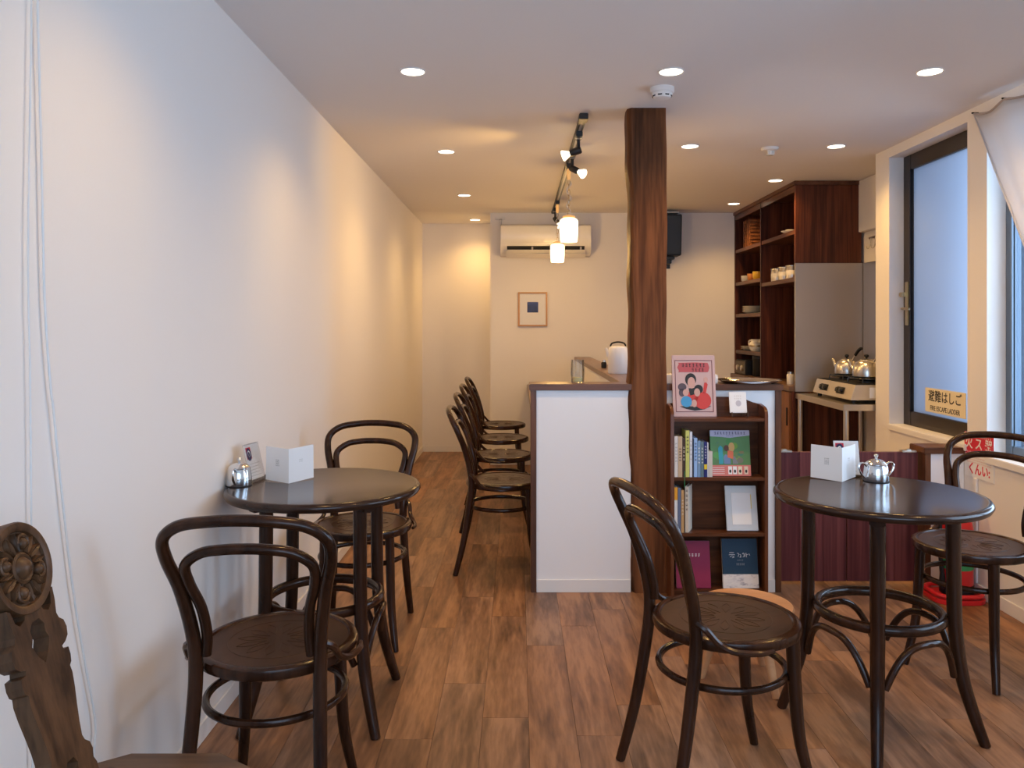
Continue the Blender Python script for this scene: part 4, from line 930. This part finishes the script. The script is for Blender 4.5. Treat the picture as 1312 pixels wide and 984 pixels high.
# ------------------------------------------------------------------ window wall: signs, extinguisher, curtain
def wallface(y, z, x): return face_mtx((x, y, z), (0, -1, 0), (0, 0, 1))
t = thing('ladder_sign', 'cream fire escape ladder sign on the frosted window', 'sign', (2.253, 4.205, .862))
build('plate', BX(-.0015, .0018, -.200, .200, -.066, .066), 'signcream', t, .001)
text('lettering', '避難はしご', .066, 'ink', t, wallface(0, .020, -.0019), True, 1.0, .0007)
text('lettering', 'FIRE ESCAPE LADDER', .036, 'ink', t, wallface(0, -.042, -.0019), True, .86, .0004)
t = thing('wall_poster', 'red and white notice on the wall below the windows', 'sign', (XR-.003, 3.72, .655))
build('sheet', BX(0, .0025, -.118, .118, -.104, .104), 'paper', t); build('red_field', BX(-.0006, 0, -.118, .118, .004, .104), 'redink', t)
text('lettering', '火 ス 器', .062, 'paper', t, wallface(0, .054, -.0007), True, 1.0, .001); text('lettering', 'くんい:', .058, 'redink', t, wallface(0, -.066, -.0003), True, .95, .0015)
marks('small_print', 14, .20, .008, 'paper', t, wallface(0, .092, -.0007), .0003); marks('small_print', 14, .20, .008, 'paper', t, wallface(0, .014, -.0007), .0003)
for k in range(3): marks('small_print', 16, .20, .006, colmat('pink_ink', (.7, .35, .35)), t, wallface(0, -.010-.012*k, -.0003), .0003)
t = thing('cable_duct', 'thin white cable duct under the notice on the window wall', 'duct', (XR-.001, 3.74, .06)); build('duct', BX(-.010, 0, -.012, .012, .002, .49), 'wall', t, .002); build('clip', BX(-.012, 0, -.014, .014, .2, .215), 'trim', t, .001)

t = thing('fire_extinguisher', 'red fire extinguisher with black hose beside the gate', 'extinguisher', (2.045, 3.715, .022), .2)
build('cylinder', MB().lathe([(.0001, .012), (.066, .012), (.070, .03), (.070, .30), (.062, .345), (.040, .375), (.022, .385), (.022, .40), (.0001, .40)], 36), 'red', t); build('skirt', MB().lathe([(.0001, 0), (.069, 0), (.073, .004), (.073, .045), (.0705, .048)], 36), 'blackp', t)
build('label_band', MB().lathe([(.0704, .12), (.0708, .122), (.0708, .23), (.0704, .232)], 36), 'green', t); build('valve', MB().lathe([(.018, .395), (.020, .41), (.018, .435), (.0001, .436)], 16), 'satin', t)
build('lever', MB().tube([(.0, .0, .43), (.05, -.02, .445), (.10, -.04, .43)], [.008, .007, .006], 8).tube([(0, 0, .41), (.05, -.02, .405), (.09, -.035, .395)], [.007, .006, .005], 8), 'green', t)
build('hose', MB().tube(spline([(-.01, 0, .42), (-.06, -.01, .41), (-.095, -.01, .33), (-.095, -.01, .2), (-.085, -.012, .09)], 6), .010, 9), 'blackp', t); build('nozzle', MB().lathe([(.012, .03), (.016, .045), (.011, .10)], 12, (-.085, -.012, 0)), 'blackp', t)
t = thing('extinguisher_tray', 'red plastic stand tray under the fire extinguisher', 'stand', (2.025, 3.705, 0), 0)
def rrect(hx, hy, r, n=6): return [(sx*(hx-r)+r*math.cos(a0+PI/2*k/n), sy*(hy-r)+r*math.sin(a0+PI/2*k/n)) for sx, sy, a0 in ((1, 1, 0), (-1, 1, PI/2), (-1, -1, PI), (1, -1, 3*PI/2)) for k in range(n+1)]
build('base', MB().prism(rrect(.118, .108, .07), lambda u, v, d: (u, v, d), .0, .021), 'red', t, .003)
rim = MB().tube([(u, v, .035) for u, v in rrect(.106, .096, .06)], .010, 8, True); build('rim', rim, 'red', t)

# curtain
def curtain():
    nu, nv = 110, 46; vs = []; fs = []
    for j in range(nv+1):
        f = j/nv
        for i in range(nu+1):
            s = i/nu
            yt = 3.700-2.25*s; zt = 2.252-.020*abs(math.sin(s*PI*9))**.8
            yb = 2.915-.30*s; zb = .90
            ff = f**1.0; bow = .07*math.sin(PI*f)*(s-.0)*1.2
            y = yt+(yb-yt)*ff-bow; z = zt+(zb-zt)*f
            x = 2.118+(.010+.022*f)*math.sin(s*46+.6*f)-.022*f
            vs.append((x-2.12, y-2.8, z-1.6))
    for j in range(nv):
        for i in range(nu):
            a = j*(nu+1)+i; fs.append((a, a+1, a+nu+2, a+nu+1))
    t = thing('linen_curtain', 'white linen curtain nailed along the wall top and drawn aside', 'curtain', (2.12, 2.8, 1.6))
    o = build('cloth', MB().add(vs, fs), 'linen', t); md = o.modifiers.new('s', 'SOLIDIFY'); md.thickness = .0012
    hm = [Vector(vs[j*(nu+1)])+Vector((-.001, 0, 0)) for j in range(0, nv+1)]
    build('side_hem', MB().tube(hm, .004, 6), 'linen', t)
    build('top_hem', MB().tube([Vector(vs[i]) for i in range(nu+1)], .006, 6), colmat('hem_grey', (.42, .36, .33)), t)
    for k in range(10):
        i = min(int(k*nu/9), nu); v = vs[i]; build('nail', MB().lathe([(.004, 0), (.004, .030), (.0001, .031)], 8, (v[0]-.010, v[1], v[2]+.004), 'X'), 'blackp', t)
    g = Vector(vs[-nu//2]); build('tie', MB().tube([(g.x+.055*math.cos(2*PI*k/24), (2.765-2.8)+.165*math.sin(2*PI*k/24), .905-1.6) for k in range(24)], .010, 8, True), 'linen', t)
curtain()
